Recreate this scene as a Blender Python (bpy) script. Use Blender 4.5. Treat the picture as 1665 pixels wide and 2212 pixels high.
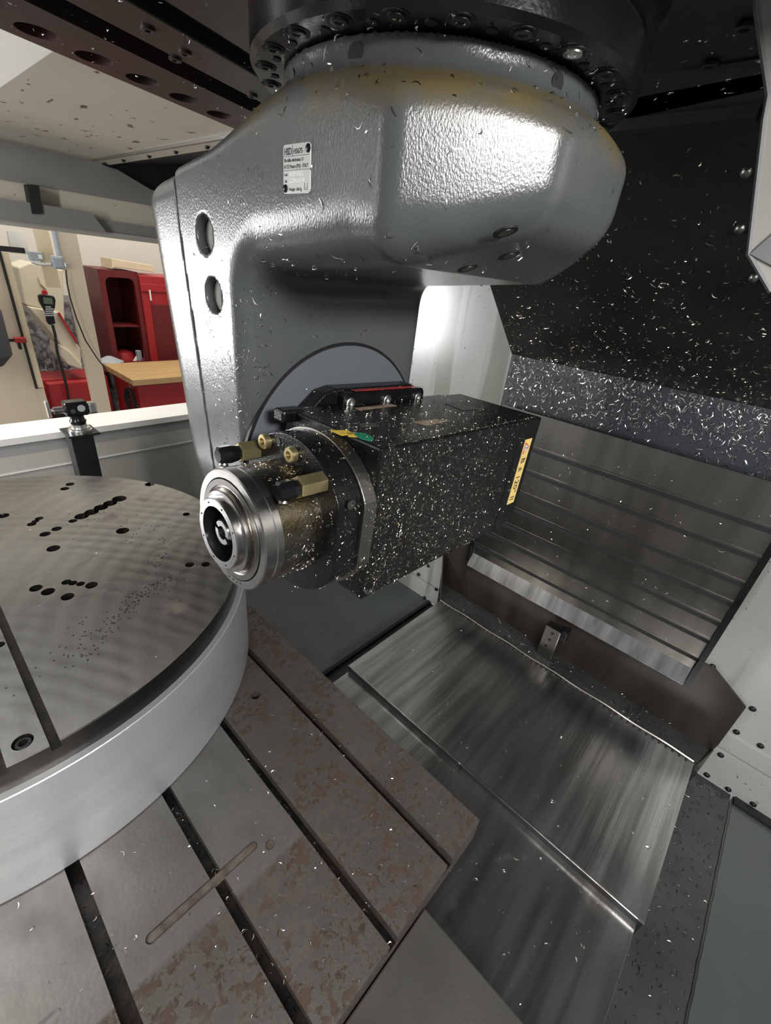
import bpy, bmesh, math, random
import numpy as np
from mathutils import Vector, Matrix
random.seed(7); RNG = np.random.default_rng(11)
for o in list(bpy.data.objects): bpy.data.objects.remove(o)
scene = bpy.context.scene
C = scene.collection
PI = math.pi

# ------------------------------------------------------------------ camera
W, H = 1665, 2212
FPX = 947.58
_p = np.array([W/2, H/2])
def _d(v):
    a = np.array([v[0]-_p[0], v[1]-_p[1], FPX]); return a/np.linalg.norm(a)
AX = _d((1790, 705)); AY = _d((-380, 450)); AY = AY-AX*(AX@AY); AY /= np.linalg.norm(AY)
AZ = np.cross(AX, AY)
RM = np.stack([AX, AY, AZ])
cam_d = bpy.data.cameras.new('camera'); cam = bpy.data.objects.new('camera', cam_d); C.objects.link(cam)
m = Matrix.Identity(4)
for i, v in enumerate(((1,0,0), (0,-1,0), (0,0,-1))):
    c = RM @ np.array(v, float)
    for r in range(3): m[r][i] = c[r]
cam.matrix_world = m
cam_d.sensor_width = 36; cam_d.sensor_fit = 'AUTO'; cam_d.lens = FPX/H*36
cam_d.clip_start = 0.01; cam_d.clip_end = 60
scene.camera = cam
def at(px, py, ax, val):
    "photo point on the room plane (axis ax = val), metres"
    r = RM @ np.array([px-_p[0], py-_p[1], FPX]); return Vector(r*val/r[ax])

# ------------------------------------------------------------------ world, lamps, exposure
wd = bpy.data.worlds.new('world'); scene.world = wd; wd.use_nodes = True
bgn = wd.node_tree.nodes['Background']; bgn.inputs[0].default_value = (0.95, 0.97, 1.0, 1); bgn.inputs[1].default_value = 0.27
def area(name, loc, target, sx, sy, power, col=(1, .98, .95)):
    l = bpy.data.lights.new(name, 'AREA'); l.shape = 'RECTANGLE'; l.size = sx; l.size_y = sy; l.energy = power; l.color = col
    o = bpy.data.objects.new(name, l); C.objects.link(o); o.location = loc
    o.rotation_euler = (Vector(target)-Vector(loc)).to_track_quat('-Z', 'Y').to_euler()
    return o
area('key_work_light', (-0.06, -0.95, 0.40), (0.33, 0.25, 0.05), 0.40, 0.20, 22, (1, .985, .96))
area('shop_panel_light', (-0.9, 2.62, -0.2), (0.25, 0.5, -0.15), 0.34, 0.72, 46, (.97, .98, 1))
area('shop_ceiling_light', (1.3, 3.0, 2.3), (1.3, 4.2, -1.2), 2.6, 1.4, 110, (1, .93, .82))
area('door_side_light', (-0.9, -0.5, 0.9), (0.5, 0.6, -0.9), 1.2, 0.6, 42, (1, .98, .95))
area('lintel_fill_light', (-0.62, 0.95, 0.12), (0.5, 1.75, 0.02), 0.08, 0.7, 9, (1, .95, .86))  # added fill, out of view: brightens the lintel and the roof panel
scene.view_settings.view_transform = 'Standard'; scene.view_settings.look = 'None'
scene.view_settings.exposure = 0.05; scene.view_settings.gamma = 1.0
scene.view_settings.use_curve_mapping = False

# ------------------------------------------------------------------ materials
M = {}
def mat(name, col, rough=.5, metal=0., col2=None, nscale=8., nlo=.4, nhi=.6, bump=0., bscale=200., detail=6., stretch=(1,1,1),
        spec=.5, rough2=None, bstretch=None, coat=0.):
    ma = bpy.data.materials.new(name); ma.use_nodes = True; nt = ma.node_tree; n = nt.nodes; l = nt.links
    b = n['Principled BSDF']; b.inputs['Base Color'].default_value = (*col, 1); b.inputs['Roughness'].default_value = rough
    b.inputs['Metallic'].default_value = metal; b.inputs['Specular IOR Level'].default_value = spec
    b.inputs['Coat Weight'].default_value = coat; b.inputs['Coat Roughness'].default_value = .12
    tc = n.new('ShaderNodeTexCoord')
    def noise(scale, st, det=detail):
        mp = n.new('ShaderNodeMapping'); mp.inputs['Scale'].default_value = st; l.new(tc.outputs['Object'], mp.inputs[0])
        t = n.new('ShaderNodeTexNoise'); t.inputs['Scale'].default_value = scale; t.inputs['Detail'].default_value = det
        l.new(mp.outputs[0], t.inputs['Vector']); return t
    if col2 is not None or rough2 is not None:
        t = noise(nscale, stretch)
        mr = n.new('ShaderNodeMapRange'); mr.inputs['From Min'].default_value = nlo; mr.inputs['From Max'].default_value = nhi
        l.new(t.outputs['Fac'], mr.inputs['Value'])
        if col2 is not None:
            mx = n.new('ShaderNodeMix'); mx.data_type = 'RGBA'; mx.inputs['A'].default_value = (*col, 1); mx.inputs['B'].default_value = (*col2, 1)
            l.new(mr.outputs[0], mx.inputs['Factor']); l.new(mx.outputs['Result'], b.inputs['Base Color'])
            mx.name = 'colmix'
        if rough2 is not None:
            m2 = n.new('ShaderNodeMapRange'); m2.inputs['To Min'].default_value = rough; m2.inputs['To Max'].default_value = rough2
            l.new(mr.outputs[0], m2.inputs['Value']); l.new(m2.outputs[0], b.inputs['Roughness'])
    if bump:
        t2 = noise(bscale, bstretch or (1,1,1), 3.)
        bp = n.new('ShaderNodeBump'); bp.inputs['Strength'].default_value = bump; bp.inputs['Distance'].default_value = .002
        l.new(t2.outputs['Fac'], bp.inputs['Height']); l.new(bp.outputs[0], b.inputs['Normal'])
    M[name] = ma; return ma
def nodes(ma): return ma.node_tree.nodes, ma.node_tree.links, ma.node_tree.nodes['Principled BSDF']
def mixin(ma, fac_socket, col, rough=None, metal=None):
    "lay a second finish over the current base colour where fac = 1"
    n, l, b = nodes(ma)
    mx = n.new('ShaderNodeMix'); mx.data_type = 'RGBA'; mx.inputs['B'].default_value = (*col, 1)
    s = b.inputs['Base Color']
    if s.is_linked: l.new(s.links[0].from_socket, mx.inputs['A'])
    else: mx.inputs['A'].default_value = s.default_value
    l.new(fac_socket, mx.inputs['Factor']); l.new(mx.outputs['Result'], s)
    for key, val in (('Roughness', rough), ('Metallic', metal)):
        if val is None: continue
        s = b.inputs[key]; f = n.new('ShaderNodeMix'); f.inputs['B'].default_value = val
        if s.is_linked: l.new(s.links[0].from_socket, f.inputs['A'])
        else: f.inputs['A'].default_value = s.default_value
        l.new(fac_socket, f.inputs['Factor']); l.new(f.outputs['Result'], s)
def math_node(ma, op, a, b=None, clamp=False):
    n, l, _ = nodes(ma); x = n.new('ShaderNodeMath'); x.operation = op; x.use_clamp = clamp
    for i, v in enumerate((a, b)):
        if v is None: continue
        if isinstance(v, (int, float)): x.inputs[i].default_value = v
        else: l.new(v, x.inputs[i])
    return x.outputs[0]
def ramp01(ma, sock, lo, hi):
    n, l, _ = nodes(ma); r = n.new('ShaderNodeMapRange'); r.inputs['From Min'].default_value = lo; r.inputs['From Max'].default_value = hi
    l.new(sock, r.inputs['Value']); return r.outputs[0]
def xyz(ma):
    n, l, _ = nodes(ma); t = n.new('ShaderNodeTexCoord'); s = n.new('ShaderNodeSeparateXYZ'); l.new(t.outputs['Object'], s.inputs[0]); return s.outputs
def noise_of(ma, scale, stretch=(1,1,1), detail=6., dist=0., rg=.5):
    n, l, _ = nodes(ma); t = n.new('ShaderNodeTexCoord'); mp = n.new('ShaderNodeMapping'); mp.inputs['Scale'].default_value = stretch
    l.new(t.outputs['Object'], mp.inputs[0]); x = n.new('ShaderNodeTexNoise'); x.inputs['Scale'].default_value = scale
    x.inputs['Detail'].default_value = detail; x.inputs['Roughness'].default_value = rg; x.inputs['Distortion'].default_value = dist; l.new(mp.outputs[0], x.inputs['Vector']); return x.outputs['Fac']

# painted casting with grime where the neck meets the body
mp_ = mat('head_paint', (.070, .076, .079), .22, 0, (.088, .094, .097), 9, .3, .7, .15, 800, bstretch=(1, 1, .6), coat=.08)
gz = math_node(mp_, 'MULTIPLY', ramp01(mp_, xyz(mp_)[2], .078, .098), ramp01(mp_, xyz(mp_)[2], .1125, .1065))
gm = math_node(mp_, 'MULTIPLY', gz, ramp01(mp_, noise_of(mp_, 26), .30, .56))
mixin(mp_, gm, (.115, .088, .038), .4)
mat('head_smooth', (.165, .175, .185), .42, 0, (.18, .19, .20), 12, .3, .7, .05, 300)
mat('disc_paint', (.105, .116, .134), .38, 0, (.12, .13, .148), 6, .3, .7)
mat('black_paint', (.006, .0065, .008), .20, 0, (.010, .0105, .012), 30, .4, .7, .06, 400, spec=.35)
mat('black_satin', (.009, .0095, .011), .36, 0, (.015, .0155, .017), 14, .4, .7, .08, 300, spec=.35)
mat('motor_black', (.004, .0045, .005), .24, 0, (.008, .0085, .0085), 40, .4, .7, .2, 500, spec=.3)
mat('black_hole', (.004, .004, .005), .6)
mat('rubber', (.012, .012, .013), .6)
mat('steel', (.40, .39, .38), .27, 1, (.30, .29, .28), 30, .3, .7)
mat('steel_dull', (.26, .25, .235), .38, 1, (.19, .18, .165), 18, .3, .7, .05, 200)
mat('ground_steel', (.44, .43, .42), .24, 1, (.36, .35, .34), 60, .3, .7)
ns = mat('nose_greasy', (.25, .235, .21), .30, 1, (.10, .075, .035), 14, .42, .66, .25, 260, coat=.3)
mat('brass', (.62, .52, .28), .30, .9, (.45, .37, .2), 30, .4, .7)
mat('zinc', (.72, .72, .70), .28, 1)
mat('aluminium', (.66, .665, .675), .32, .6, (.58, .585, .60), 3, .3, .7, .25, 60, stretch=(1,1,8), bstretch=(1, 1, 30))
mat('plate_side', (.075, .072, .07), .32, 1, (.13, .125, .12), 8, .4, .7)
# rotary plate: turned / cutter swirls
rp = mat('rotary_top', (.30, .297, .295), .30, .9, (.24, .237, .235), 5, .35, .65)
n_, l_, b_ = nodes(rp)
tc_ = n_.new('ShaderNodeTexCoord')
def arcs(cx_, cy_, fr, nz, amp):
    vd = n_.new('ShaderNodeVectorMath'); vd.operation = 'DISTANCE'; vd.inputs[1].default_value = (cx_, cy_, -.6125); l_.new(tc_.outputs['Object'], vd.inputs[0])
    ph = math_node(rp, 'ADD', math_node(rp, 'MULTIPLY', vd.outputs['Value'], fr), math_node(rp, 'MULTIPLY', nz, amp))
    return math_node(rp, 'SINE', ph)
nz1 = noise_of(rp, 7, detail=4); nz2 = noise_of(rp, 16, detail=3)
vor = n_.new('ShaderNodeTexVoronoi'); vor.inputs['Scale'].default_value = 15; l_.new(tc_.outputs['Object'], vor.inputs['Vector'])
cells = math_node(rp, 'SINE', math_node(rp, 'MULTIPLY', vor.outputs['Distance'], 22.))
h1 = arcs(-.55, .25, 210., nz1, 5.); h2 = arcs(.75, .45, 150., nz2, 3.)
mk = ramp01(rp, noise_of(rp, 5, detail=2), .40, .60)
hsum = math_node(rp, 'ADD', math_node(rp, 'MULTIPLY', h1, mk), math_node(rp, 'ADD', math_node(rp, 'MULTIPLY', h2, .6), math_node(rp, 'MULTIPLY', cells, .22)))
bp_ = n_.new('ShaderNodeBump'); bp_.inputs['Strength'].default_value = .075; bp_.inputs['Distance'].default_value = .0022
l_.new(hsum, bp_.inputs['Height']); l_.new(bp_.outputs[0], b_.inputs['Normal'])
rr = n_.new('ShaderNodeMapRange'); rr.inputs['From Min'].default_value = -1.5; rr.inputs['From Max'].default_value = 1.5; rr.inputs['To Min'].default_value = .22; rr.inputs['To Max'].default_value = .33
l_.new(hsum, rr.inputs['Value']); l_.new(rr.outputs[0], b_.inputs['Roughness'])
mixin(rp, ramp01(rp, noise_of(rp, 6.5, detail=4), .66, .78), (.13, .075, .035), .6, .2)
# machine bed: ground cast iron, rust in its own patches
bd = mat('bed_iron', (.27, .262, .255), .34, .7, (.20, .193, .187), 3.2, .35, .65, .15, 160)
mixin(bd, math_node(bd, 'MULTIPLY', ramp01(bd, noise_of(bd, 22, (1, .6, 1), 9), .42, .68), .55), (.12, .112, .105), .48, .6)
X_, Y_, Z_ = xyz(bd)
edge = math_node(bd, 'ADD', Y_, math_node(bd, 'MULTIPLY', X_, .02))
zone1 = ramp01(bd, edge, .330, .322)           # towards the free end of the bed
zone2 = ramp01(bd, X_, .268, .280)             # the two outer lands
zone = math_node(bd, 'MAXIMUM', zone1, zone2)
blot = ramp01(bd, noise_of(bd, 60, detail=12, dist=.3, rg=.72), .46, .55)
big = ramp01(bd, noise_of(bd, 9, detail=8, rg=.65), .36, .52)
rust = math_node(bd, 'MULTIPLY', math_node(bd, 'MULTIPLY', blot, big), zone)
mixin(bd, math_node(bd, 'MULTIPLY', zone, .65), (.105, .088, .076), .42, .6)
mixin(bd, rust, (.030, .018, .012), .8, .0)
mixin(bd, math_node(bd, 'MULTIPLY', rust, ramp01(bd, noise_of(bd, 60, detail=7), .50, .62)), (.058, .036, .024), .8, .0)
fine = ramp01(bd, noise_of(bd, 170, detail=4), .60, .68)
mixin(bd, math_node(bd, 'MULTIPLY', fine, math_node(bd, 'MULTIPLY', zone, .8)), (.05, .03, .02), .7, .1)
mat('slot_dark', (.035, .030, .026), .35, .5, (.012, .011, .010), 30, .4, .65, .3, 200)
mat('pocket_rust', (.075, .055, .042), .65, .2, (.13, .11, .095), 60, .4, .65)
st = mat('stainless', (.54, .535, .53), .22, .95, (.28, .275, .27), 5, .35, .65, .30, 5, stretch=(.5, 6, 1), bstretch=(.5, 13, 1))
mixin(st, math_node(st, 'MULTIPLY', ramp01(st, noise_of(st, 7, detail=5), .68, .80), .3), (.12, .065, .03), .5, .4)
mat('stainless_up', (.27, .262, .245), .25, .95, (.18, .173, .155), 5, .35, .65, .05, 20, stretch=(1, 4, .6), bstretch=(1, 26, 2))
mat('edge_bright', (.55, .55, .54), .25, 1)
mat('chip', (.78, .75, .68), .25, 1, (.62, .54, .38), 90, .45, .62)
mat('chip_silver', (.86, .86, .85), .22, 1)
wm = mat('wall_white', (.33, .34, .325), .22, 0, (.39, .40, .385), 4, .3, .7, .03, 40)
mixin(wm, math_node(wm, 'MULTIPLY', ramp01(wm, noise_of(wm, 5.5, (1, 2.6, .20), 3), .50, .58), .75), (.20, .20, .165), .20)
mixin(wm, ramp01(wm, noise_of(wm, 95, detail=2), .70, .74), (.12, .11, .09), .5)
bm_ = mat('panel_beige', (.50, .46, .385), .5, 0, (.56, .52, .44), 3, .3, .7)
mixin(bm_, ramp01(bm_, noise_of(bm_, 42, (1, .45, 1), 3), .665, .70), (.14, .085, .045), .5)
cm_ = mat('panel_cream', (.55, .53, .46), .5, 0, (.60, .575, .50), 3, .3, .7)
mixin(cm_, ramp01(cm_, noise_of(cm_, 60, detail=2), .70, .74), (.25, .18, .11), .5)
mat('panel_grey', (.22, .22, .225), .45, 0, (.25, .25, .25), 4, .3, .7, .03, 80)
mat('panel_sill', (.36, .355, .325), .45, 0, (.42, .41, .38), 3, .3, .7)
mat('panel_white', (.70, .70, .68), .4, 0, (.76, .76, .74), 5, .3, .7)
mat('floor_grey', (.050, .058, .062), .34, 0, (.075, .083, .087), 4, .3, .7, .08, 60, spec=.6)
mat('floor_dark', (.030, .032, .033), .34, 0, (.055, .057, .055), 9, .35, .7, .25, 120)
mat('base_iron', (.075, .071, .067), .45, .5, (.105, .10, .095), 6, .35, .65, .12, 300)
mat('splash_black', (.010, .010, .011), .30, 0, (.018, .018, .017), 8, .3, .7, .12, 90)
mat('splash_blue', (.035, .039, .046), .32, 0, (.05, .054, .06), 6, .3, .7, .12, 90)
cb = mat('carriage_black', (.020, .019, .018), .42, 0, (.040, .034, .029), 7, .35, .7, .1, 90)
cr = mat('carriage_red', (.055, .020, .020), .45, 0, (.026, .022, .020), 6, .40, .60, .1, 90)
mat('label_white', (.58, .59, .57), .4); mat('label_plate', (.40, .41, .40), .42, .35)
mat('ink', (.012, .012, .02), .6); mat('ink_red', (.55, .03, .03), .5); mat('emboss', (.80, .80, .77), .35, .3)
mat('label_yellow', (.80, .58, .19), .45, 0, (.70, .52, .20), 60, .4, .7)
mat('sticker_yellow', (.75, .50, .05), .5, 0, (.3, .26, .18), 90, .5, .65)
mat('sticker_green', (.01, .22, .11), .4); mat('sticker_red', (.45, .03, .03), .4, 0, (.18, .02, .02), 40, .4, .7)
mat('label_worn', (.33, .27, .20), .5, 0, (.22, .10, .04), 40, .45, .65)
mat('label_faint', (.10, .10, .095), .4, 0, (.05, .05, .05), 40, .45, .65)
# workshop
mat('plywood', (.62, .52, .38), .6, 0, (.68, .58, .44), 3, .3, .7, stretch=(1, 1, .3))
mat('wood', (.42, .26, .11), .5, 0, (.52, .35, .17), 12, .3, .7, stretch=(.3, 3, 1))
mat('pale_wood', (.66, .55, .37), .6, 0, (.72, .61, .43), 10, .3, .7)
mat('shop_wall', (.72, .69, .61), .7, 0, (.76, .73, .65), 1, .3, .7)
mat('shop_wall_grey', (.32, .32, .30), .7); mat('shop_floor', (.22, .21, .20), .5)
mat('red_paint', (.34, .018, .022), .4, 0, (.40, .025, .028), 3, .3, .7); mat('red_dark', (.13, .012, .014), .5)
mat('machine_cream', (.66, .60, .47), .5, 0, (.70, .64, .51), 4, .3, .7); mat('grey_box', (.34, .37, .40), .5)
mat('screen_green', (.10, .14, .09), .3); mat('junk', (.10, .10, .10), .5, .3, (.32, .32, .33), 22, .42, .62, .3, 40)
mat('canister', (.05, .055, .06), .5); mat('trough_black', (.016, .013, .011), .36, 0, (.032, .026, .021), 9, .35, .65, .1, 90, stretch=(1, 2, .3)); mat('paper', (.8, .8, .77), .7)

# ------------------------------------------------------------------ mesh helpers
class MB:
    def __init__(s): s.v = []; s.f = []
    def add(s, vs, fs):
        k = len(s.v); s.v += [tuple(v) for v in vs]; s.f += [tuple(i+k for i in f) for f in fs]; return s
    def box(s, a, b):
        x0, x1 = sorted((a[0], b[0])); y0, y1 = sorted((a[1], b[1])); z0, z1 = sorted((a[2], b[2]))
        return s.add([(x0,y0,z0),(x1,y0,z0),(x1,y1,z0),(x0,y1,z0),(x0,y0,z1),(x1,y0,z1),(x1,y1,z1),(x0,y1,z1)],
                     [(0,3,2,1),(4,5,6,7),(0,1,5,4),(1,2,6,5),(2,3,7,6),(3,0,4,7)])
    def prism(s, poly, vec):
        "poly: 3-D points of one face, extruded by vec"
        n = len(poly); P = [Vector(p) for p in poly]; vec = Vector(vec)
        nn = Vector((0, 0, 0))
        for i in range(n): nn += P[i].cross(P[(i+1) % n])
        if nn.dot(vec) > 0: P = P[::-1]
        return s.add(P+[p+vec for p in P], [tuple(range(n)), tuple(range(2*n-1, n-1, -1))] +
                     [(i, i+n, (i+1) % n+n, (i+1) % n) for i in range(n)])
    def lathe(s, o, axis, prof, seg=48, ph=0., cap=True):
        "prof: (distance along axis, radius) rows"
        o = Vector(o); a = Vector(axis).normalized(); u = a.orthogonal().normalized()
        if abs(a.z) < .9: u = a.cross(Vector((0, 0, 1))).normalized()
        w = a.cross(u); vs = []; fs = []
        for (t, r) in prof:
            for i in range(seg):
                q = 2*PI*i/seg+ph; vs.append(o+a*t+(u*math.cos(q)+w*math.sin(q))*r)
        for j in range(len(prof)-1):
            for i in range(seg):
                i2 = (i+1) % seg; fs.append((j*seg+i, j*seg+i2, (j+1)*seg+i2, (j+1)*seg+i))
        if cap:
            fs.append(tuple(range(seg-1, -1, -1))); fs.append(tuple((len(prof)-1)*seg+i for i in range(seg)))
        return s.add(vs, fs)
    def cyl(s, p0, p1, r, seg=24, ph=0.):
        d = Vector(p1)-Vector(p0); return s.lathe(p0, d, [(0, r), (d.length, r)], seg, ph)
    def tube(s, pts, r, seg=8):
        pts = [Vector(p) for p in pts]; n = len(pts); vs = []; fs = []; up = None
        for i, p in enumerate(pts):
            t = (pts[min(i+1, n-1)]-pts[max(i-1, 0)]).normalized()
            u = (t.orthogonal() if up is None else (up-t*up.dot(t))).normalized(); up = u; w = t.cross(u)
            for k in range(seg):
                q = 2*PI*k/seg; vs.append(p+(u*math.cos(q)+w*math.sin(q))*r)
        for i in range(n-1):
            for k in range(seg):
                k2 = (k+1) % seg; fs.append((i*seg+k, i*seg+k2, (i+1)*seg+k2, (i+1)*seg+k))
        fs.append(tuple(range(seg-1, -1, -1))); fs.append(tuple((n-1)*seg+k for k in range(seg)))
        return s.add(vs, fs)
    def mesh(s, name):
        me = bpy.data.meshes.new(name); me.from_pydata(s.v, [], s.f); me.update(); return me
    def build(s, name, ma, parent=None, bevel=0., smooth=False, seg=2):
        me = s.mesh(name)
        bm = bmesh.new(); bm.from_mesh(me); bmesh.ops.recalc_face_normals(bm, faces=bm.faces)
        if bevel: bmesh.ops.bevel(bm, geom=[e for e in bm.edges if e.calc_face_angle(0) > .5], offset=bevel, segments=seg, affect='EDGES', profile=.5)
        bm.to_mesh(me); bm.free()
        return link(name, me, ma, parent, smooth)
def shade(me, ang=35):
    me.polygons.foreach_set('use_smooth', [True]*len(me.polygons))
    bm = bmesh.new(); bm.from_mesh(me)
    for e in bm.edges:
        if e.calc_face_angle(0) > math.radians(ang): e.smooth = False
    bm.to_mesh(me); bm.free()
def link(name, me, ma, parent=None, smooth=False):
    me.materials.clear(); me.materials.append(M[ma] if isinstance(ma, str) else ma)
    if smooth: shade(me, 35)
    o = bpy.data.objects.new(name, me); C.objects.link(o)
    if parent is not None: hang(o, parent)
    return o
def hang(o, parent):
    o.parent = parent
    if parent.get('worldspace'): o.matrix_parent_inverse = Matrix.Translation(-Vector(parent['worldspace']))
def tag(o, label, cat, group=None, kind=None):
    o['label'] = label; o['category'] = cat
    if group: o['group'] = group
    if kind: o['kind'] = kind
    return o
def thing(name, label, cat, loc=(0, 0, 0), group=None, rot=None):
    o = bpy.data.objects.new(name, None); C.objects.link(o); o.location = loc; o.empty_display_size = .05
    if rot is None: o['worldspace'] = tuple(loc)
    else: o.rotation_euler = rot
    return tag(o, label, cat, group)
def struct(o): o['kind'] = 'structure'; return o
def copy_at(src, loc, parent, rot=None):
    c = src.copy(); C.objects.link(c)
    c.parent = parent
    if parent.get('worldspace'): c.matrix_parent_inverse = Matrix.Translation(-Vector(parent['worldspace']))
    c.location = loc
    if rot is not None: c.rotation_euler = rot
    return c
def boolean(me, cutters):
    "subtract a list of MB cutters from mesh me"
    a = bpy.data.objects.new('tmp_a', me); C.objects.link(a); objs = []
    for cmb in cutters:
        mm = cmb.mesh('tmp_c'); bm = bmesh.new(); bm.from_mesh(mm); bmesh.ops.recalc_face_normals(bm, faces=bm.faces); bm.to_mesh(mm); bm.free()
        c = bpy.data.objects.new('tmp_c', mm); C.objects.link(c); objs.append(c)
        md = a.modifiers.new('b', 'BOOLEAN'); md.operation = 'DIFFERENCE'; md.object = c; md.solver = 'EXACT'
    dg = bpy.context.evaluated_depsgraph_get(); out = bpy.data.meshes.new_from_object(a.evaluated_get(dg))
    for o in [a]+objs: bpy.data.objects.remove(o)
    return out
def text(name, s, size, origin, right, up, ma, parent, align='LEFT', sx=1., bold=0.):
    cu = bpy.data.curves.new(name, 'FONT'); cu.body = s; cu.size = size; cu.align_x = align; cu.extrude = .00008; cu.offset = bold
    o = bpy.data.objects.new(name, cu); C.objects.link(o)
    dg = bpy.context.evaluated_depsgraph_get(); me = bpy.data.meshes.new_from_object(o.evaluated_get(dg)); bpy.data.objects.remove(o)
    r = Vector(right).normalized(); u = Vector(up).normalized(); nn = r.cross(u)
    mt = Matrix(((r.x*sx, u.x, nn.x, origin[0]), (r.y*sx, u.y, nn.y, origin[1]), (r.z*sx, u.z, nn.z, origin[2]), (0, 0, 0, 1)))
    me.transform(mt)
    return link(name, me, ma, parent)
def screw_mesh(name, r, h, socket=True, seg=16):
    "socket-head screw standing on z = 0, axis +z"
    b = MB()
    if socket:
        b.lathe((0,0,0), (0,0,1), [(0, r), (h*.85, r), (h, r*.88), (h, r*.52), (h*.45, r*.48)], seg)
    else:
        b.lathe((0,0,0), (0,0,1), [(0, r), (h*.35, r*.97), (h*.75, r*.75), (h, r*.3)], seg)
    me = b.mesh(name); bm = bmesh.new(); bm.from_mesh(me); bmesh.ops.recalc_face_normals(bm, faces=bm.faces); bm.to_mesh(me); bm.free(); shade(me, 40); return me
def rot_to(n): return Vector(n).to_track_quat('Z', 'Y').to_euler()
class Multi:
    "alike parts that share one mesh"
    def __init__(s, name, me, ma, parent): s.name, s.me, s.ma, s.parent = name, me, ma, parent; me.materials.clear(); me.materials.append(M[ma]); s.first = None
    def put(s, loc, n):
        if s.first is None:
            o = bpy.data.objects.new(s.name, s.me); C.objects.link(o); hang(o, s.parent); s.first = o
            o.location = loc; o.rotation_euler = rot_to(n); return o
        return copy_at(s.first, loc, s.parent, rot_to(n))

# ------------------------------------------------------------------ the setting
S = .875
XW, YW, ZF = 1.22, 1.925, -1.1375
ZC = .22                                   # cream roof panel
o = MB().box((.25, .74, ZF-.02), (XW, YW, ZF)).build('floor', 'floor_grey'); struct(o)
# back wall: upper sheet and bolted lower strips, standing proud of one another
wb = MB().box((XW, -1.1, -.965), (XW+.02, YW+.2, 1.0)).build('wall_back', 'wall_white'); struct(wb)
MB().box((XW-.004, .70, -1.06), (XW+.018, YW, -.957)).build('strip', 'wall_white', wb, .001)
MB().box((XW-.004, -1.1, -1.01), (XW+.018, -.09, -.957)).build('strip', 'wall_white', wb, .001)
MB().box((XW-.007, .70, ZF), (XW+.018, YW, -1.064)).build('strip', 'wall_white', wb, .001)
MB().box((XW-.007, -1.1, ZF+.012), (XW+.018, -.21, -1.014)).build('strip', 'wall_white', wb, .001)
bolt = Multi('bolt', screw_mesh('bolt', .0075, .006, False, 12), 'black_satin', wb)
for (px, py) in [(1538,1441),(1625,1533),(1590,1583),(1642,1613),(1557,1629),(1527,1672),(1573,1703),(1627,1735),(905,1240),(945,1190),(925,1222),(943,1272),(918,1290)]:
    p = at(px, py, 0, XW-.004); bolt.put((XW-(.007 if p.z < -1.0 else .004 if p.z < -.957 else 0), p.y, p.z), (-1, 0, 0))
o = MB().box((.42, -1.13, ZF-.02), (XW+.02, -1.101, 1.0)).build('wall_right', 'wall_white'); struct(o)  # unseen side wall, added to cut the fill light from the right
# far wall with the long opening to the shop
wf = MB().box((-1.5, YW, ZF), (XW+.02, YW+.03, -.765)).build('wall_far', 'panel_sill'); struct(wf)
t1 = MB().prism([(-1.5, YW-.012, -.757), (-1.5, YW+.03, -.757), (-1.5, YW+.03, -.66), (-1.5, YW-.004, -.70)], (2.7, 0, 0)).build('trim_1', 'panel_sill'); struct(t1)
MB().box((-1.5, YW-.016, -.763), (1.21, YW+.03, -.757)).build('seam', 'panel_white', t1)
MB().prism([(-1.5, YW-.006, -.70), (-1.5, YW+.035, -.70), (-1.5, YW+.035, -.655), (-1.5, YW+.008, -.655)], (2.7, 0, 0)).build('ledge', 'panel_grey', t1)
MB().prism([(-1.5, YW-.022, -.655), (-1.5, YW+.10, -.655), (-1.5, YW+.10, -.617), (-1.5, YW-.022, -.632)], (2.7, 0, 0)).build('cap', 'panel_white', t1)
t2 = MB().box((-1.5, YW-.03, .012), (1.21, YW+.04, .028)).build('trim_2', 'panel_sill'); struct(t2)
MB().box((-1.5, YW-.02, .028), (1.21, YW+.04, .062)).build('track', 'panel_grey', t2)
MB().prism([(-1.5, YW-.05, .028), (.62, YW-.05, .028), (.585, YW-.05, .078), (-1.5, YW-.05, .078)], (0, .032, 0)).build('cover_strip', 'panel_grey', t2)
MB().box((-1.5, YW, .062), (1.21, YW+.03, .14)).build('lintel', 'panel_cream', t2)
MB().prism([(-1.5, YW-.012, .128), (1.21, YW-.012, .128), (1.21, YW-.012, .175), (.80, YW-.012, .175), (.70, YW-.012, .212), (.66, YW-.012, ZC-.005), (.61, YW-.012, ZC+.02), (-1.5, YW-.012, ZC+.02)], (0, .042, 0)).build('header', 'panel_grey', t2)
MB().box((.60, YW+.031, .10), (1.21, YW+.04, ZC+.16)).build('infill', 'black_satin', t2)
cl = MB(); a, b = at(60, 398, 1, YW-.055), at(92, 462, 1, YW-.055)
cl.prism([at(58, 398, 1, YW-.055), at(84, 400, 1, YW-.055), at(93, 462, 1, YW-.055), at(70, 462, 1, YW-.055)], (0, .04, 0)); cl.build('clip', 'rubber', t2)
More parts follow.
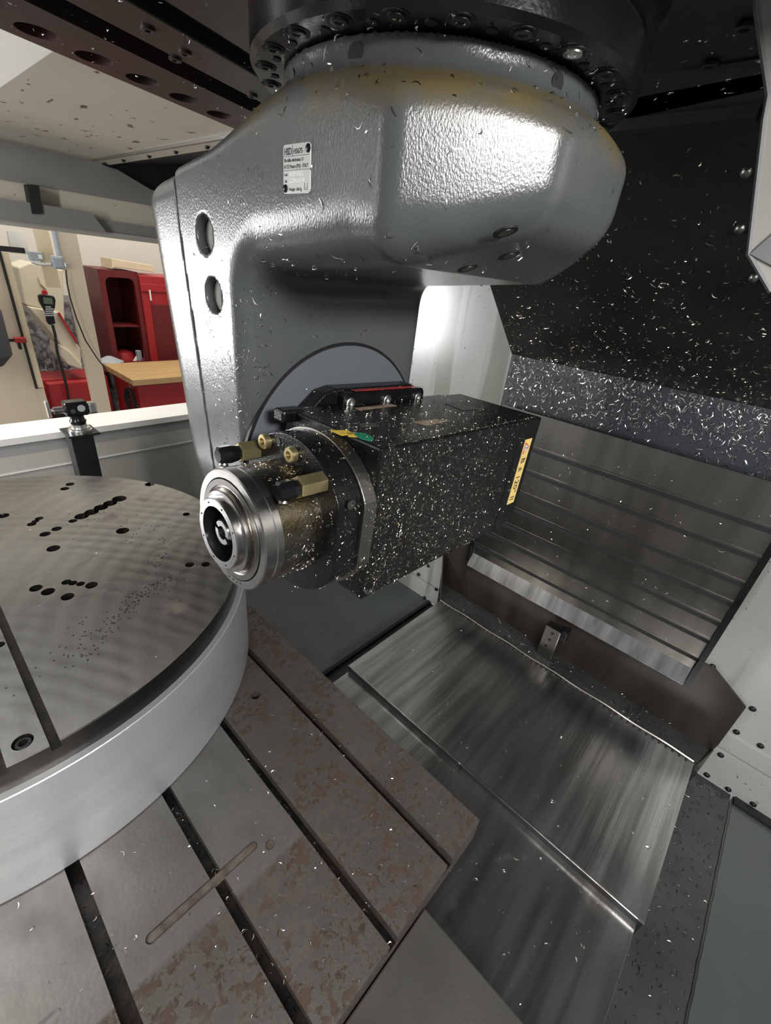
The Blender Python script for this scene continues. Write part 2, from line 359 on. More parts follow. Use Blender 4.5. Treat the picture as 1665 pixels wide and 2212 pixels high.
# roof panel
_b0, _b1 = at(0, 62, 2, .205), at(520, 284, 2, .205)
def beam_y(x): return _b0.y+(x-_b0.x)*(_b1.y-_b0.y)/(_b1.x-_b0.x)+.004
ce = MB().prism([(.275, beam_y(.275), ZC), (.612, beam_y(.612), ZC), (.612, YW-.013, ZC), (.275, YW-.013, ZC)], (0, 0, .02)).build('ceiling', 'panel_beige'); struct(ce)
MB().prism([(.2745, beam_y(.2745), ZC), (.2745, YW-.013, ZC), (-.9, YW-.013, ZC+.32), (-.9, beam_y(-.9), ZC+.32)], (0, 0, .02)).build('roof_slope', 'panel_white', ce)
MB().box((.6125, beam_y(.62), ZC-.006), (.619, YW-.05, ZC)).build('fold', 'edge_bright', ce)
MB().box((.6195, beam_y(.665), ZC-.004), (.665, YW-.05, ZC+.02)).build('flange_strip', 'panel_beige', ce)
sm = Multi('screw', screw_mesh('screw', .006, .006, False, 10), 'black_satin', ce)
for y in (1.05, 1.2, 1.36, 1.52, 1.70, 1.85): sm.put((.642, y, ZC-.004), (0, 0, -1))
MB().prism([(.666, 1.04, ZC), (.666, YW, ZC), (XW, YW, ZC+.1), (XW, 1.04, ZC+.1)], (0, 0, .02)).build('roof_void', 'black_satin', ce)
# strip of floor beside the way cover, and the floor on the right
f2 = MB().box((.2, .640, ZF-.03), (XW, .737, ZF-.012)).build('trim_3', 'floor_dark'); struct(f2)
MB().box((.3, .728, ZF-.02), (XW, .740, ZF+.003)).build('kerb', 'black_satin', f2)
f3 = MB().box((-.5, -.305, ZF-.02), (XW, -.10, ZF)).build('trim_4', 'floor_dark'); struct(f3)
sb = MB().tube([(x, -.3085+.0003*math.sin(x*60)+.0004*math.sin(x*143), ZF+.0015+.0003*math.sin(x*90)) for x in np.arange(-.2, 1.2, .012)], .0030, 6).build('weld_seam', 'steel_dull', f3, smooth=True)
f4 = MB().box((-.5, -1.1, ZF-.02), (XW, -.31, ZF+.001)).build('trim_5', 'floor_grey'); struct(f4)
MB().box((-.5, -.10, ZF-.04), (.6, .66, ZF-.02)).build('trim_6', 'floor_dark')['kind'] = 'structure'
MB().box((XW-.03, -1.1, ZF+.001), (XW-.007, -.312, ZF+.012)).build('gasket', 'rubber', f4)

# ------------------------------------------------------------------ machine bed
def bed():
    t = thing('machine_bed', 'ground cast iron machine bed with long T-slots and brown rust patches', 'machine bed', (0, .9, ZF))
    x1, y0, y1, zt = .509, .111, 1.56, -.875
    slots = [(.4065, .4215), (.260, .2765), (.1145, .132), (-.0395, -.0195), (-.195, -.175), (-.35, -.33)]
    xs = [x1]
    prof = [(x1, zt)]
    for a, b in slots:
        prof += [(b, zt), (b, zt-.022), (b+.008, zt-.022), (b+.008, zt-.036), (a-.008, zt-.036), (a-.008, zt-.022), (a, zt-.022), (a, zt)]
    prof += [(-.62, zt), (-.62, zt-.065), (x1, zt-.065)]
    mb = MB().prism([(x, y0, z) for x, z in prof], (0, y1-y0, 0)); me = mb.mesh('table')
    bm = bmesh.new(); bm.from_mesh(me); bmesh.ops.recalc_face_normals(bm, faces=bm.faces); bm.to_mesh(me); bm.free()
    cut = []
    pk = MB(); r = .0078; p0, p1 = Vector((.0215, .364, 0)), Vector((.1875, .364, 0)); poly = []
    for i in range(9): q = PI/2+PI*i/8; poly.append((p0.x+r*math.cos(q), p0.y+r*math.sin(q), zt-.006))
    for i in range(9): q = -PI/2+PI*i/8; poly.append((p1.x+r*math.cos(q), p1.y+r*math.sin(q), zt-.006))
    pk.prism(poly, (0, 0, .02)); cut.append(pk)
    pk2 = MB(); poly = []
    for i in range(9): q = PI/2+PI*i/8; poly.append((-.24+r*math.cos(q), .372+r*math.sin(q), zt-.006))
    for i in range(9): q = -PI/2+PI*i/8; poly.append((-.094+r*math.cos(q), .372+r*math.sin(q), zt-.006))
    pk2.prism(poly, (0, 0, .02)); cut.append(pk2)
    cut.append(MB().cyl((.2091, .3458, zt-.004), (.2091, .3458, zt+.02), .0078, 20))
    cut.append(MB().cyl((.3554, .6208, zt-.03), (.3554, .6208, zt+.02), .0105, 24))
    me2 = boolean(me, cut); link('table', me2, 'bed_iron', t)
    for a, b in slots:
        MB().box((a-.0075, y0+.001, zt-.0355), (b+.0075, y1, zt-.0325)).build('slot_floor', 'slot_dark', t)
    MB().prism(poly := [(p0.x+.0072*math.cos(PI/2+PI*i/8), p0.y+.0072*math.sin(PI/2+PI*i/8), zt-.0058) for i in range(9)] +
               [(p1.x+.0072*math.cos(-PI/2+PI*i/8), p1.y+.0072*math.sin(-PI/2+PI*i/8), zt-.0058) for i in range(9)], (0, 0, .0015)).build('pocket_floor', 'pocket_rust', t)
    MB().cyl((.2091, .3458, zt-.0038), (.2091, .3458, zt-.002), .0074, 20).build('plug', 'pocket_rust', t)
    MB().cyl((.3554, .6208, zt-.03), (.3554, .6208, zt-.027), .0100, 20).build('hole_bottom', 'black_hole', t)
    MB().box((-.6, y0+.02, ZF), (.34, y1-.02, zt-.0655)).build('pedestal', 'base_iron', t)
    MB().box((-.62, -.42, ZF), (.353, y0-.002, -.925)).build('end_block', 'base_iron', t, .003)
    return t
bed()

# ------------------------------------------------------------------ rotary table
def rotary():
    cx, cy = .007, 1.035; zb, zr, zt = -.875, -.656, -.6125
    t = thing('rotary_table', 'large round rotary table with bright ring and drilled scratched top plate', 'rotary table', (cx, cy, zb))
    MB().lathe((cx, cy, 0), (0,0,1), [(zb+.001, .488), (zb+.001, .4965), (zb+.003, .4985), (zr-.0014, .4985), (zr, .4972), (zr, .485)], 192).build('ring', 'aluminium', t, smooth=True)
    b = MB().lathe((cx, cy, 0), (0,0,1), [(zb+.002, .484), (zt-.0015, .4868), (zt, .4850)], 192); me = b.mesh('plate')
    bm = bmesh.new(); bm.from_mesh(me); bmesh.ops.recalc_face_normals(bm, faces=bm.faces); bm.to_mesh(me); bm.free()
    cut = []
    holes = [(420,183,20),(388,210,20),(898,183,26),(715,270,36),(660,297,34),(605,322,34),(548,350,34),(490,375,34),(437,403,20),(735,462,33),(1117,363,20),
             (235,388,18),(212,405,16),(190,422,20),(340,450,23),(270,482,24),(320,568,30),(398,770,22),(437,775,20),(483,780,20),(548,788,29),(215,806,28),(288,827,30),
             (405,857,30),(1137,665,25),(1233,663,24),(20,372,24),(0,1145,20)]
    k = 600/1665; hp = []
    for a, bb, w in holes:
        p = at(a*k, 980+bb*k, 2, zt); d = math.sqrt(p.x**2+p.y**2+p.z**2)
        r = w*k*d/FPX*.92; hp.append((p.x, p.y, r))
    for (x, y, r) in hp: cut.append(MB().cyl((x, y, zt-.02), (x, y, zt+.02), r, 20))
    # slots: the plate's own T-slots, radial to the near rim
    cut.append(MB().box((.0005, .5, zt-.012), (.0125, 1.0, zt+.02)))
    cut.append(MB().box((-.058, .5, zt-.012), (-.046, 1.0, zt+.02)))
    cut.append(MB().box((-.2, 1.03, zt-.012), (-.188, 1.6, zt+.02)))
    bx, by = -.0234, .5782
    cut.append(MB().cyl((bx, by, zt-.012), (bx, by, zt+.02), .0125, 28))
    for (x, y, r) in hp: pass
    me2 = boolean(me, cut)
    o = link('plate', me2, 'rotary_top', t)
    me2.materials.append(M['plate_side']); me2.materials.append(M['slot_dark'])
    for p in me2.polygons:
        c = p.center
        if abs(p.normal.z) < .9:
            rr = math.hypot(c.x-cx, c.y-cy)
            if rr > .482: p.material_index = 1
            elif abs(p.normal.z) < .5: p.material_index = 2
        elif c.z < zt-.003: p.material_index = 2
    MB().lathe((bx, by, zt-.0118), (0,0,1), [(0, .0105), (.008, .0105), (.0095, .009), (.0095, .0055), (.004, .005)], 24).build('bolt', 'black_satin', t, smooth=True)
    # punch marks
    d = MB()
    def dots(n, c, s1, s2, ang):
        for _ in range(n):
            u, v = random.gauss(0, s1), random.gauss(0, s2)
            x = c[0]+u*math.cos(ang)-v*math.sin(ang); y = c[1]+u*math.sin(ang)+v*math.cos(ang)
            if math.hypot(x-cx, y-cy) < .46: d.lathe((x, y, zt+.0001), (0,0,1), [(0, .0016), (.0002, .0016)], 6)
    for (a, bb, n, s1, s2, an) in [(960,640,26,.025,.01,.6),(900,800,34,.03,.006,.15),(850,870,42,.035,.012,.5),(760,940,26,.03,.012,.6),(620,1070,22,.035,.008,.6),(480,1140,16,.03,.01,.6),(330,1190,14,.04,.012,.6),(560,1200,8,.02,.01,.6),(640,400,20,.05,.04,.5),(880,480,20,.04,.03,.5)]:
        p = at(a*k, 980+bb*k, 2, zt); dots(n, (p.x, p.y), s1, s2, an)
    o = d.build('punch_marks', 'black_hole', t); o['kind'] = 'stuff'
    return t
rotary()

# ------------------------------------------------------------------ telescopic way covers
def way_cover_floor():
    t = thing('way_cover', 'flat stainless telescopic way cover on the floor beside the bed', 'way cover', (.9, .22, ZF))
    zc = -1.006
    def plate(x0, x1, y0, y1, z, name='plate', seam=True):
        MB().box((x0, y0, z-.004), (x1, y1, z)).build(name, 'stainless', t)
        MB().box((x0, y0+.002, z-.05), (x0+.004, y1-.002, z-.0045)).build('front_lip', 'rubber', t)
        MB().box((x0-.0015, y0, z-.002), (x0+.002, y1, z+.0012)).build('edge', 'edge_bright', t)
        for y in (y0, y1-.003): MB().box((x0+.004, y, ZF), (x1, y+.003, z-.0045)).build('side_skirt', 'black_satin', t)
    plate(.659, 1.103, -.187, .2275, zc); 
    MB().box((.659, .2277, zc-.004), (1.103, .6255, zc)).build('plate', 'stainless', t)
    MB().box((.659, .2285, zc-.05), (.663, .6235, zc-.0045)).build('front_lip', 'rubber', t)
    MB().box((.6575, .2275, zc-.002), (.661, .6255, zc+.0012)).build('edge', 'edge_bright', t)
    MB().box((.663, .6225, ZF), (1.103, .6255, zc-.0045)).build('side_skirt', 'black_satin', t)
    MB().box((.36, -.180, zc-.024), (.70, .622, zc-.020)).build('plate', 'stainless', t, .0012)
    MB().box((.36, -.178, ZF), (.364, .62, zc-.0245)).build('front_lip', 'rubber', t)
    MB().box((.364, .618, ZF), (.70, .621, zc-.0245)).build('side_skirt', 'black_satin', t)
    MB().box((.364, -.178, ZF), (.70, -.175, zc-.0245)).build('side_skirt', 'black_satin', t)
    return t
way_cover_floor()
def way_cover_wall():
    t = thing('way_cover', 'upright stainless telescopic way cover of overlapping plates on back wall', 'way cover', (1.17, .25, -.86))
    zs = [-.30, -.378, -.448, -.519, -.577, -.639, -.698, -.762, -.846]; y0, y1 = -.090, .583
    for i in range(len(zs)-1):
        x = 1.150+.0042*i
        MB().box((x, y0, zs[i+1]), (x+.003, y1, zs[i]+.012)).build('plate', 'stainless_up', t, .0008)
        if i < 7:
            MB().box((x-.001, y0, zs[i+1]-.013), (x+.0035, y1, zs[i+1]-.0003)).build('lip_shadow', 'rubber', t)  # dark strip standing in for the shadow under each plate lip
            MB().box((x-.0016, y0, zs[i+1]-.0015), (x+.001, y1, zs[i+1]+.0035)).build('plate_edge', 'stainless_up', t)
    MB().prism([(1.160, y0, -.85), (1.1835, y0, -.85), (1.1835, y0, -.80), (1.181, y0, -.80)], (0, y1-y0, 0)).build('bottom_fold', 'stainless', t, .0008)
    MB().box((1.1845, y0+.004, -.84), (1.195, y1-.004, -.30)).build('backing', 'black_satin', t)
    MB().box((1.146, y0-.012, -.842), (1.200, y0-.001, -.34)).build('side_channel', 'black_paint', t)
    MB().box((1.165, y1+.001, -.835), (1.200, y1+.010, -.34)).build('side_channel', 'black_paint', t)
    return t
way_cover_wall()
def trough():
    t = thing('chip_trough', 'black sheet metal chip trough under the upright stainless cover', 'chip trough', (1.15, .25, ZF))
    MB().prism([(1.205, -.131, -.79), (1.205, -.222, -.85), (1.205, -.222, -1.00), (1.205, -.205, ZF), (1.205, .69, ZF), (1.205, .70, -1.00), (1.205, .7055, -.878), (1.205, .61, -.79)], (.008, 0, 0)).build('back_sheet', 'trough_black', t)
    MB().prism([(1.104, -.19, -1.012), (1.205, -.215, -1.03), (1.205, .69, -1.012), (1.104, .626, -1.012)], (0, 0, -.004)).build('ledge', 'floor_dark', t)
    MB().prism([(1.11, .626, -1.012), (1.204, .692, -1.012), (1.204, .70, -.885), (1.19, .70, -.885)], (0, .003, 0)).build('end_sheet', 'trough_black', t)
    MB().prism([(1.104, -.19, -1.02), (1.204, -.218, -1.02), (1.204, -.218, ZF), (1.104, -.19, ZF)], (0, -.003, 0)).build('end_sheet', 'trough_black', t)
    MB().tube([(1.106, y, -1.003+.0015*math.sin(y*40)) for y in np.arange(-.185, .626, .01)], .0035, 6).build('seal_strip', 'steel_dull', t, smooth=True)
    b = Multi('stud', screw_mesh('stud', .003, .003, False, 8), 'rubber', t)
    for y in np.arange(-.17, .62, .016): b.put((1.098, y, -1.0055), (0, 0, 1))
    return t
trough()
def bracket():
    t = thing('sensor_bracket', 'small grey block with three screws standing in the black trough', 'bracket', (1.15, .245, -1.01))
    MB().box((1.15, .222, -1.011), (1.185, .272, -.895)).build('block', 'steel_dull', t, .003)
    MB().box((1.152, .205, -.925), (1.185, .2215, -.885)).build('arm', 'black_satin', t, .002)
    s = Multi('screw', screw_mesh('screw', .004, .003, True, 10), 'black_satin', t)
    for z, y in ((-.912, .245), (-.938, .247), (-.965, .25)): s.put((1.15, y, z), (-1, 0, 0))
bracket()

# ------------------------------------------------------------------ black splash panels of the column
def column_cover():
    t = thing('column_cover', 'black splash panel of the column covered with metal chips', 'splash panel', (1.18, .1, -.34))
    y0, y1 = -.55, .605
    MB().prism([(.757, y0, .213), (1.181, y0, -.1575), (1.184, y0, -.1545), (.760, y0, .216)], (0, y1-y0, 0)).build('sloped_panel', 'splash_black', t)
    MB().box((1.181, y0, -.338), (1.184, y1, -.1580)).build('upright_panel', 'splash_blue', t)
    MB().box((1.186, y0+.01, -.33), (1.215, y1-.01, -.16)).build('back_box', 'black_satin', t)
    s = Multi('screw', screw_mesh('screw', .007, .006, False, 12), 'steel_dull', t)
    nn = Vector((-.658, 0, -.753))
    for (px, py) in [(1612,372),(1598,494),(1628,600),(1520,220),(1560,238)]:
        r = RM @ np.array([px-_p[0], py-_p[1], FPX]); k = (.757+1.144*.213)/(r[0]+1.144*r[2]); p = r*k; s.put(tuple(p), tuple(nn))
    return t
column_cover()
def side_panel():
    t = thing('side_panel', 'pale grey bent sheet panel at the edge beside the black splash panel', 'panel', (.5, .0, .02))
    P = [at(1637, 20, 0, .5), at(1663, 205, 0, .5), at(1653, 260, 0, .5), at(1620, 549, 0, .5), at(1668, 630, 0, .5)]
    poly = [(.5, p.y, p.z) for p in P]
    poly = [(.5, poly[0][1]+.004, .2045)]+poly+[(.5, -.4, -.16), (.5, -.4, .2045)]
    MB().prism(poly, (.003, 0, 0)).build('sheet', 'panel_sill', t)
    e = MB().tube([Vector(p)+Vector((.001, .0008, 0)) for p in poly[:6]], .0022, 6).build('edge_fold', 'panel_grey', t)
    MB().prism([(.4995, poly[4][1], poly[4][2]), (.4995, poly[4][1]-.035, poly[4][2]+.055), (.4995, poly[4][1]-.05, poly[4][2]-.02)], (-.0008, 0, 0)).build('fold_flap', 'panel_grey', t)
side_panel()

# ------------------------------------------------------------------ carriage above the head
HC = Vector((.3733, .307, 0))
def carriage():
    zu = .205
    t = thing('carriage', 'black underside of the machine carriage with a row of large oval holes', 'machine carriage', (.3, .4, zu))
    # beam with holes
    k = 600/1665; H_ = [(220,190,160),(565,350,136),(855,480,124),(1105,590,105),(1320,690,96)]
    a0, a1 = at(0, 62, 2, zu), at(520, 284, 2, zu); dr = (a1-a0).normalized(); nr = Vector((-dr.y, dr.x, 0))
    p0 = a0-dr*.35; p1 = a1+dr*.25
    wv_ = .115
    b = MB().prism([p0, p1, p1-nr*wv_, p0-nr*wv_], (0, 0, .04)); me = b.mesh('holed_beam')
    bm = bmesh.new(); bm.from_mesh(me); bmesh.ops.recalc_face_normals(bm, faces=bm.faces); bm.to_mesh(me); bm.free()
    cut = []
    for (x, y, w) in H_:
        c = at(x*k, y*k, 2, zu); cut.append(MB().cyl((c.x, c.y, zu-.01), (c.x, c.y, zu+.03), .0215, 32))
    link('holed_beam', boolean(me, cut), 'carriage_red', t)
    for (x, y, w) in H_:
        c = at(x*k, y*k, 2, zu); MB().lathe((c.x, c.y, zu+.027), (0,0,-1), [(0, .0205), (.004, .0205), (.012, .013), (.014, .006)], 20).build('bolt', 'black_paint', t, smooth=True)
    q0, q1 = p0-nr*wv_, p1-nr*wv_
    MB().prism([q0+Vector((0,0,.03)), q1+Vector((0,0,.03)), q1-nr*.06+Vector((0,0,.03)), q0-nr*.06+Vector((0,0,.03))], (0, 0, .03)).build('recess', 'black_hole', t)
    # second beam and plain underside
    e0, e1 = q0-nr*.048, q1-nr*.048
    MB().prism([e0, e1, e1-nr*.07, e0-nr*.07], (0, 0, .05)).build('beam', 'carriage_black', t, .002)
    g0, g1 = e0-nr*.071, e1-nr*.071
    MB().prism([g0+Vector((0,0,.014)), g1+Vector((0,0,.014)), g1-nr*.03+Vector((0,0,.014)), g0-nr*.03+Vector((0,0,.014))], (0, 0, .05)).build('recess', 'black_hole', t)
    MB().prism([g0-nr*.031+Vector((0,0,.004)), g1-nr*.031+Vector((0,0,.004)), (1.0, -.12, zu+.004), (-.6, -.12, zu+.004)], (0, 0, .05)).build('underside', 'carriage_black', t)
    MB().prism([g1-nr*.0+Vector((.004,0,.006)), (.757, .9, zu+.006), (.757, -.12, zu+.006), (.62, -.12, zu+.006), (.62, .5, zu+.006)], (0, 0, -.004)).build('rear_plate', 'carriage_black', t)
    MB().box((.735, .15, zu-.010), (.756, .60, zu+.004)).build('rear_bar', 'black_hole', t)
    s = Multi('screw', screw_mesh('screw', .0075, .003, True, 14), 'carriage_black', t)
    for (px, py) in [(400,112),(320,60),(378,125),(545,205)]:
        p = at(px, py, 2, zu); s.put((p.x, p.y, zu), (0, 0, -1))
    for (px, py) in [(1610,55),(1535,138)]:
        p = at(px, py, 2, zu+.002); s.put((p.x, p.y, zu+.002), (0, 0, -1))
    # big block over everything so no light falls through
    MB().box((-.65, -.12, zu+.056), (.98, .74, zu+.30)).build('housing', 'carriage_black', t)
    return t
carriage()
def ram_flange():
    t = thing('ram_flange', 'black round swivel flange with socket screws above the grey head', 'flange', (HC.x, HC.y, .13))
    MB().lathe((HC.x, HC.y, 0), (0,0,1), [(.1274, .124), (.1274, .1475), (.1310, .1510), (.150, .1510), (.153, .147), (.156, .147), (.158, .151), (.176, .151), (.178, .146), (.182, .146), (.184, .156), (.2045, .156)], 128).build('flange_ring', 'black_paint', t, smooth=True)
    MB().lathe((HC.x, HC.y, 0), (0,0,1), [(.1285, .1235), (.150, .1235)], 96, cap=False).build('inner_lip', 'black_satin', t, smooth=True)
    blk = Multi('socket_screw', screw_mesh('socket_screw', .0055, .0012, True, 18), 'black_satin', t)
    cb_ = Multi('counterbore', MB().lathe((0,0,0), (0,0,1), [(0, .0082), (.0004, .0082)], 20).mesh('counterbore'), 'black_hole', t)
    zn = Multi('zinc_screw', screw_mesh('zinc_screw', .0058, .0016, True, 18), 'zinc', t)
    gp = Multi('grub_hole', MB().lathe((0,0,0), (0,0,1), [(0, .0035), (.0006, .0035)], 12).mesh('grub_hole'), 'black_hole', t)
    for i in range(24):
        q = math.radians(15*i+12); p = (HC.x+.1395*math.cos(q), HC.y+.1395*math.sin(q), .1274)
        cb_.put(p, (0, 0, -1)); (zn if i == 16 else blk).put((p[0], p[1], p[2]-.0003), (0, 0, -1))
        q += math.radians(8); gp.put((HC.x+.1335*math.cos(q), HC.y+.1335*math.sin(q), .1274), (0, 0, -1))
    return t
ram_flange()

# ------------------------------------------------------------------ swivel head casting (distance field -> mesh)
BX, BZ = .3733, -.219
def smin(a, b, k):
    h = np.clip(.5+.5*(b-a)/k, 0, 1); return b*(1-h)+a*h-k*h*(1-h)
def smax(a, b, k): return -smin(-a, -b, k)
def surface_nets(F, org, h):
    nx, ny, nz = F.shape; ins = F < 0
    cnt = np.zeros((nx-1, ny-1, nz-1), np.int8); acc = np.zeros((nx-1, ny-1, nz-1, 3), np.float32); nE = np.zeros((nx-1, ny-1, nz-1), np.float32)
    sl = lambda d, n: slice(d, n-1+d)
    for ax in range(3):
        for d1 in (0, 1):
            for d2 in (0, 1):
                off0 = [0, 0, 0]; o2 = [i for i in range(3) if i != ax]; off0[o2[0]] = d1; off0[o2[1]] = d2
                off1 = list(off0); off1[ax] = 1
                f0 = F[sl(off0[0], nx), sl(off0[1], ny), sl(off0[2], nz)]; f1 = F[sl(off1[0], nx), sl(off1[1], ny), sl(off1[2], nz)]
                cr_ = (f0 < 0) != (f1 < 0)
                den = np.where(cr_, f0-f1, 1); tt = np.where(cr_, f0/den, 0)
                nE += cr_
                for c in range(3):
                    acc[..., c] += cr_*(off0[c]+(tt if c == ax else 0))
    has = nE > 0; idx = -np.ones(has.shape, np.int64); idx[has] = np.arange(has.sum())
    cell = np.argwhere(has); P = (cell+acc[has]/nE[has][:, None])*h+np.array(org)
    faces = []
    for ax in range(3):
        a, b = [(1, 2), (2, 0), (0, 1)][ax]
        lo = [slice(1, -1)]*3; lo[ax] = slice(0, -1); hi = list(lo); hi[ax] = slice(1, None)
        i0 = ins[tuple(lo)]; i1 = ins[tuple(hi)]; e = np.argwhere(i0 != i1); fl = i0[i0 != i1]
        c = e.copy()
        for q in range(3):
            if q != ax: c[:, q] += 1
        def g(da, db):
            k = c.copy(); k[:, a] -= da; k[:, b] -= db; return idx[k[:, 0], k[:, 1], k[:, 2]]
        Q = np.stack([g(1, 1), g(0, 1), g(0, 0), g(1, 0)], 1)
        Q[~fl] = Q[~fl][:, ::-1]; faces.append(Q)
    return P, np.concatenate(faces)
def np_mesh(name, P, Fq):
    me = bpy.data.meshes.new(name); n = len(P); k = len(Fq); s = Fq.shape[1]
    me.vertices.add(n); me.vertices.foreach_set('co', P.astype(np.float32).ravel())
    me.loops.add(k*s); me.loops.foreach_set('vertex_index', Fq.astype(np.int32).ravel())
    me.polygons.add(k); me.polygons.foreach_set('loop_start', np.arange(0, k*s, s, dtype=np.int32)); 
    me.update(calc_edges=True); me.validate(); me.polygons.foreach_set('use_smooth', [True]*len(me.polygons)); return me
def grid(lo, hi, h):
    ax = [np.arange(lo[i], hi[i], h, dtype=np.float32) for i in range(3)]
    return np.meshgrid(*ax, indexing='ij')
def seam_y(z): return .5035+.085*np.minimum(z, .02)+0*z
def arm2d(x, z, r=.1385, tp=.022):
    "plan of the arm seen along the pivot: straight sides, round bottom"
    hx = r-.003+tp*np.clip(z-BZ, 0, .3)*.55
    up = np.abs(x-BX)-hx
    dn = np.hypot(x-BX, z-BZ)-(r-.003)
    return np.where(z > BZ, up, dn)
def under_z(y): return -.1*(y-.30)+.32*np.maximum(0, .235-y)
def head_sdf(x, y, z):
    d = arm2d(x, z)
    for sg in (-1, 1):
        q = sg*(x-(BX+sg*.1388))*.641-(y-.2265)*.768
        d = smax(d, q, .007)
    d = smax(d, .157-y, .007)
    r = np.hypot(x-HC.x, y-HC.y)
    d = np.maximum(d, y-seam_y(z))
    g = smin(.402-y, under_z(y)-z, .030)
    w = np.clip((.43-y)/.06, 0, 1); kk = .014+w*w*(3-2*w)*(.010+.018*np.clip((y-.2)/.06, 0, 1))
    f = smax(d, g, kk)
    cone = .113-.62*(r-.126)
    sh = .1455-.152*y-3*np.maximum(0, .315-y)
    t = smin((z-cone)*.85, (z-sh)*.985, .008)
    f = smax(f, t, .010)
    nk = np.maximum(np.maximum(r-.126, .09-z), z-.1268)
    f = smin(f, nk, .005)
    for (yy, zz, rr) in ((.4565, .0150, .0158), (.4490, -.0355, .0158)):
        hole = np.maximum(np.hypot(y-yy, z-zz)-rr, x-.249)
        f = np.maximum(f, -hole)
    return f
def project(P, f, it=3):
    "pull the net's vertices exactly onto the surface f = 0"
    e = 4e-4
    P = P.astype(np.float64)
    for _ in range(it):
        x, y, z = P.T; v = f(x, y, z)
        g = np.stack([f(x+e, y, z)-f(x-e, y, z), f(x, y+e, z)-f(x, y-e, z), f(x, y, z+e)-f(x, y, z-e)], 1)/(2*e)
        g2 = np.maximum((g*g).sum(1), .25); st_ = np.clip(v/g2, -.0015, .0015); P = P-g*st_[:, None]
    return P
hh = .0026
gx, gy, gz_ = grid((.215, .135, -.375), (.535, .525, .145), hh)
P, Q = surface_nets(head_sdf(gx, gy, gz_), (.215, .135, -.375), hh)
P = project(P, head_sdf)
head_me = np_mesh('casting', P, Q)
head = thing('swivel_head', 'grey painted swivel head casting with one downward arm and a nameplate', 'swivel head', (HC.x, HC.y, -.36))
link('casting', head_me, 'head_paint', head)
def cover_sdf(x, y, z):
    ys = seam_y(z)+.0012; yo = .588+.115*np.minimum(z, .04)
    d = smax(arm2d(x, z), y-yo, .040)
    d = np.maximum(d, ys-y)
    sh = (z-(.1455-.152*y+.0))*.985
    return smax(d, sh, .022)
gx, gy, gz_ = grid((.215, .46, -.375), (.535, .62, .10), hh)
P2, Q2 = surface_nets(cover_sdf(gx, gy, gz_), (.215, .46, -.375), hh)
P2 = project(P2, cover_sdf)
link('arm_cover', np_mesh('arm_cover', P2, Q2), 'head_paint', head)
del gx, gy, gz_
MB().lathe((BX, .402, BZ), (0,-1,0), [(-.004, .1448), (.0004, .1448)], 96).build('gap_ring', 'black_hole', head)
MB().lathe((BX, .402, BZ), (0,-1,0), [(-.004, .1412), (.0018, .1412), (.0024, .1406)], 96).build('pivot_disc', 'disc_paint', head, smooth=True)
for (yy, zz) in ((.4565, .0150), (.4490, -.0355)):
    MB().lathe((.2495, yy, zz), (-1,0,0), [(0, .0152), (.0045, .0152), (.005, .0145)], 32).build('plug', 'pale_wood' if 0 else 'label_white', head, smooth=True)
    MB().prism([(.2444, yy-.0010, zz-.010), (.2444, yy+.0010, zz-.010), (.2444, yy+.0010, zz+.010), (.2444, yy-.0010, zz+.010)], (-.0006, 0, 0)).build('plug_slot', 'rubber', head)
# radial pin holes in the neck
ph = Multi('pin_hole', MB().lathe((0,0,0), (0,0,1), [(0, .0052), (.0006, .0052)], 16).mesh('pin_hole'), 'black_hole', head)
for deg, zz in ((193.6, .1175), (254.4, .1175), (162.2, .1150), (174.2, .113), (222, .1175)):
    if deg == 222: continue
    q = math.radians(deg); d_ = Vector((math.cos(q), math.sin(q), 0)); ph.put((HC.x+d_.x*.1262, HC.y+d_.y*.1262, zz), d_)
# recessed screws in the underside
for (px, py) in ((1010, 580), (1100, 552), (1092, 502)):
    r_ = RM @ np.array([px-_p[0], py-_p[1], FPX]); lo_, hi_ = .25/np.hypot(r_[0], r_[1]), .75/np.hypot(r_[0], r_[1])
    for _ in range(40):
        md_ = (lo_+hi_)/2; q_ = r_*md_
        if q_[2]-under_z(q_[1]) < 0: lo_ = md_
        else: hi_ = md_
    nn_u = Vector((0, -.1-(.32 if q_[1] < .235 else 0), -1)).normalized(); pc = Vector(q_)
    MB().lathe(pc-nn_u*.001, nn_u, [(0, .0080), (.0013, .0080)], 24).build('recess', 'black_hole', head)
    MB().lathe(pc+nn_u*.0004, nn_u, [(-.0004, .0050), (.0001, .0050), (.0002, .0044), (0, .0028)], 18).build('socket_screw', 'steel_dull', head, smooth=True)
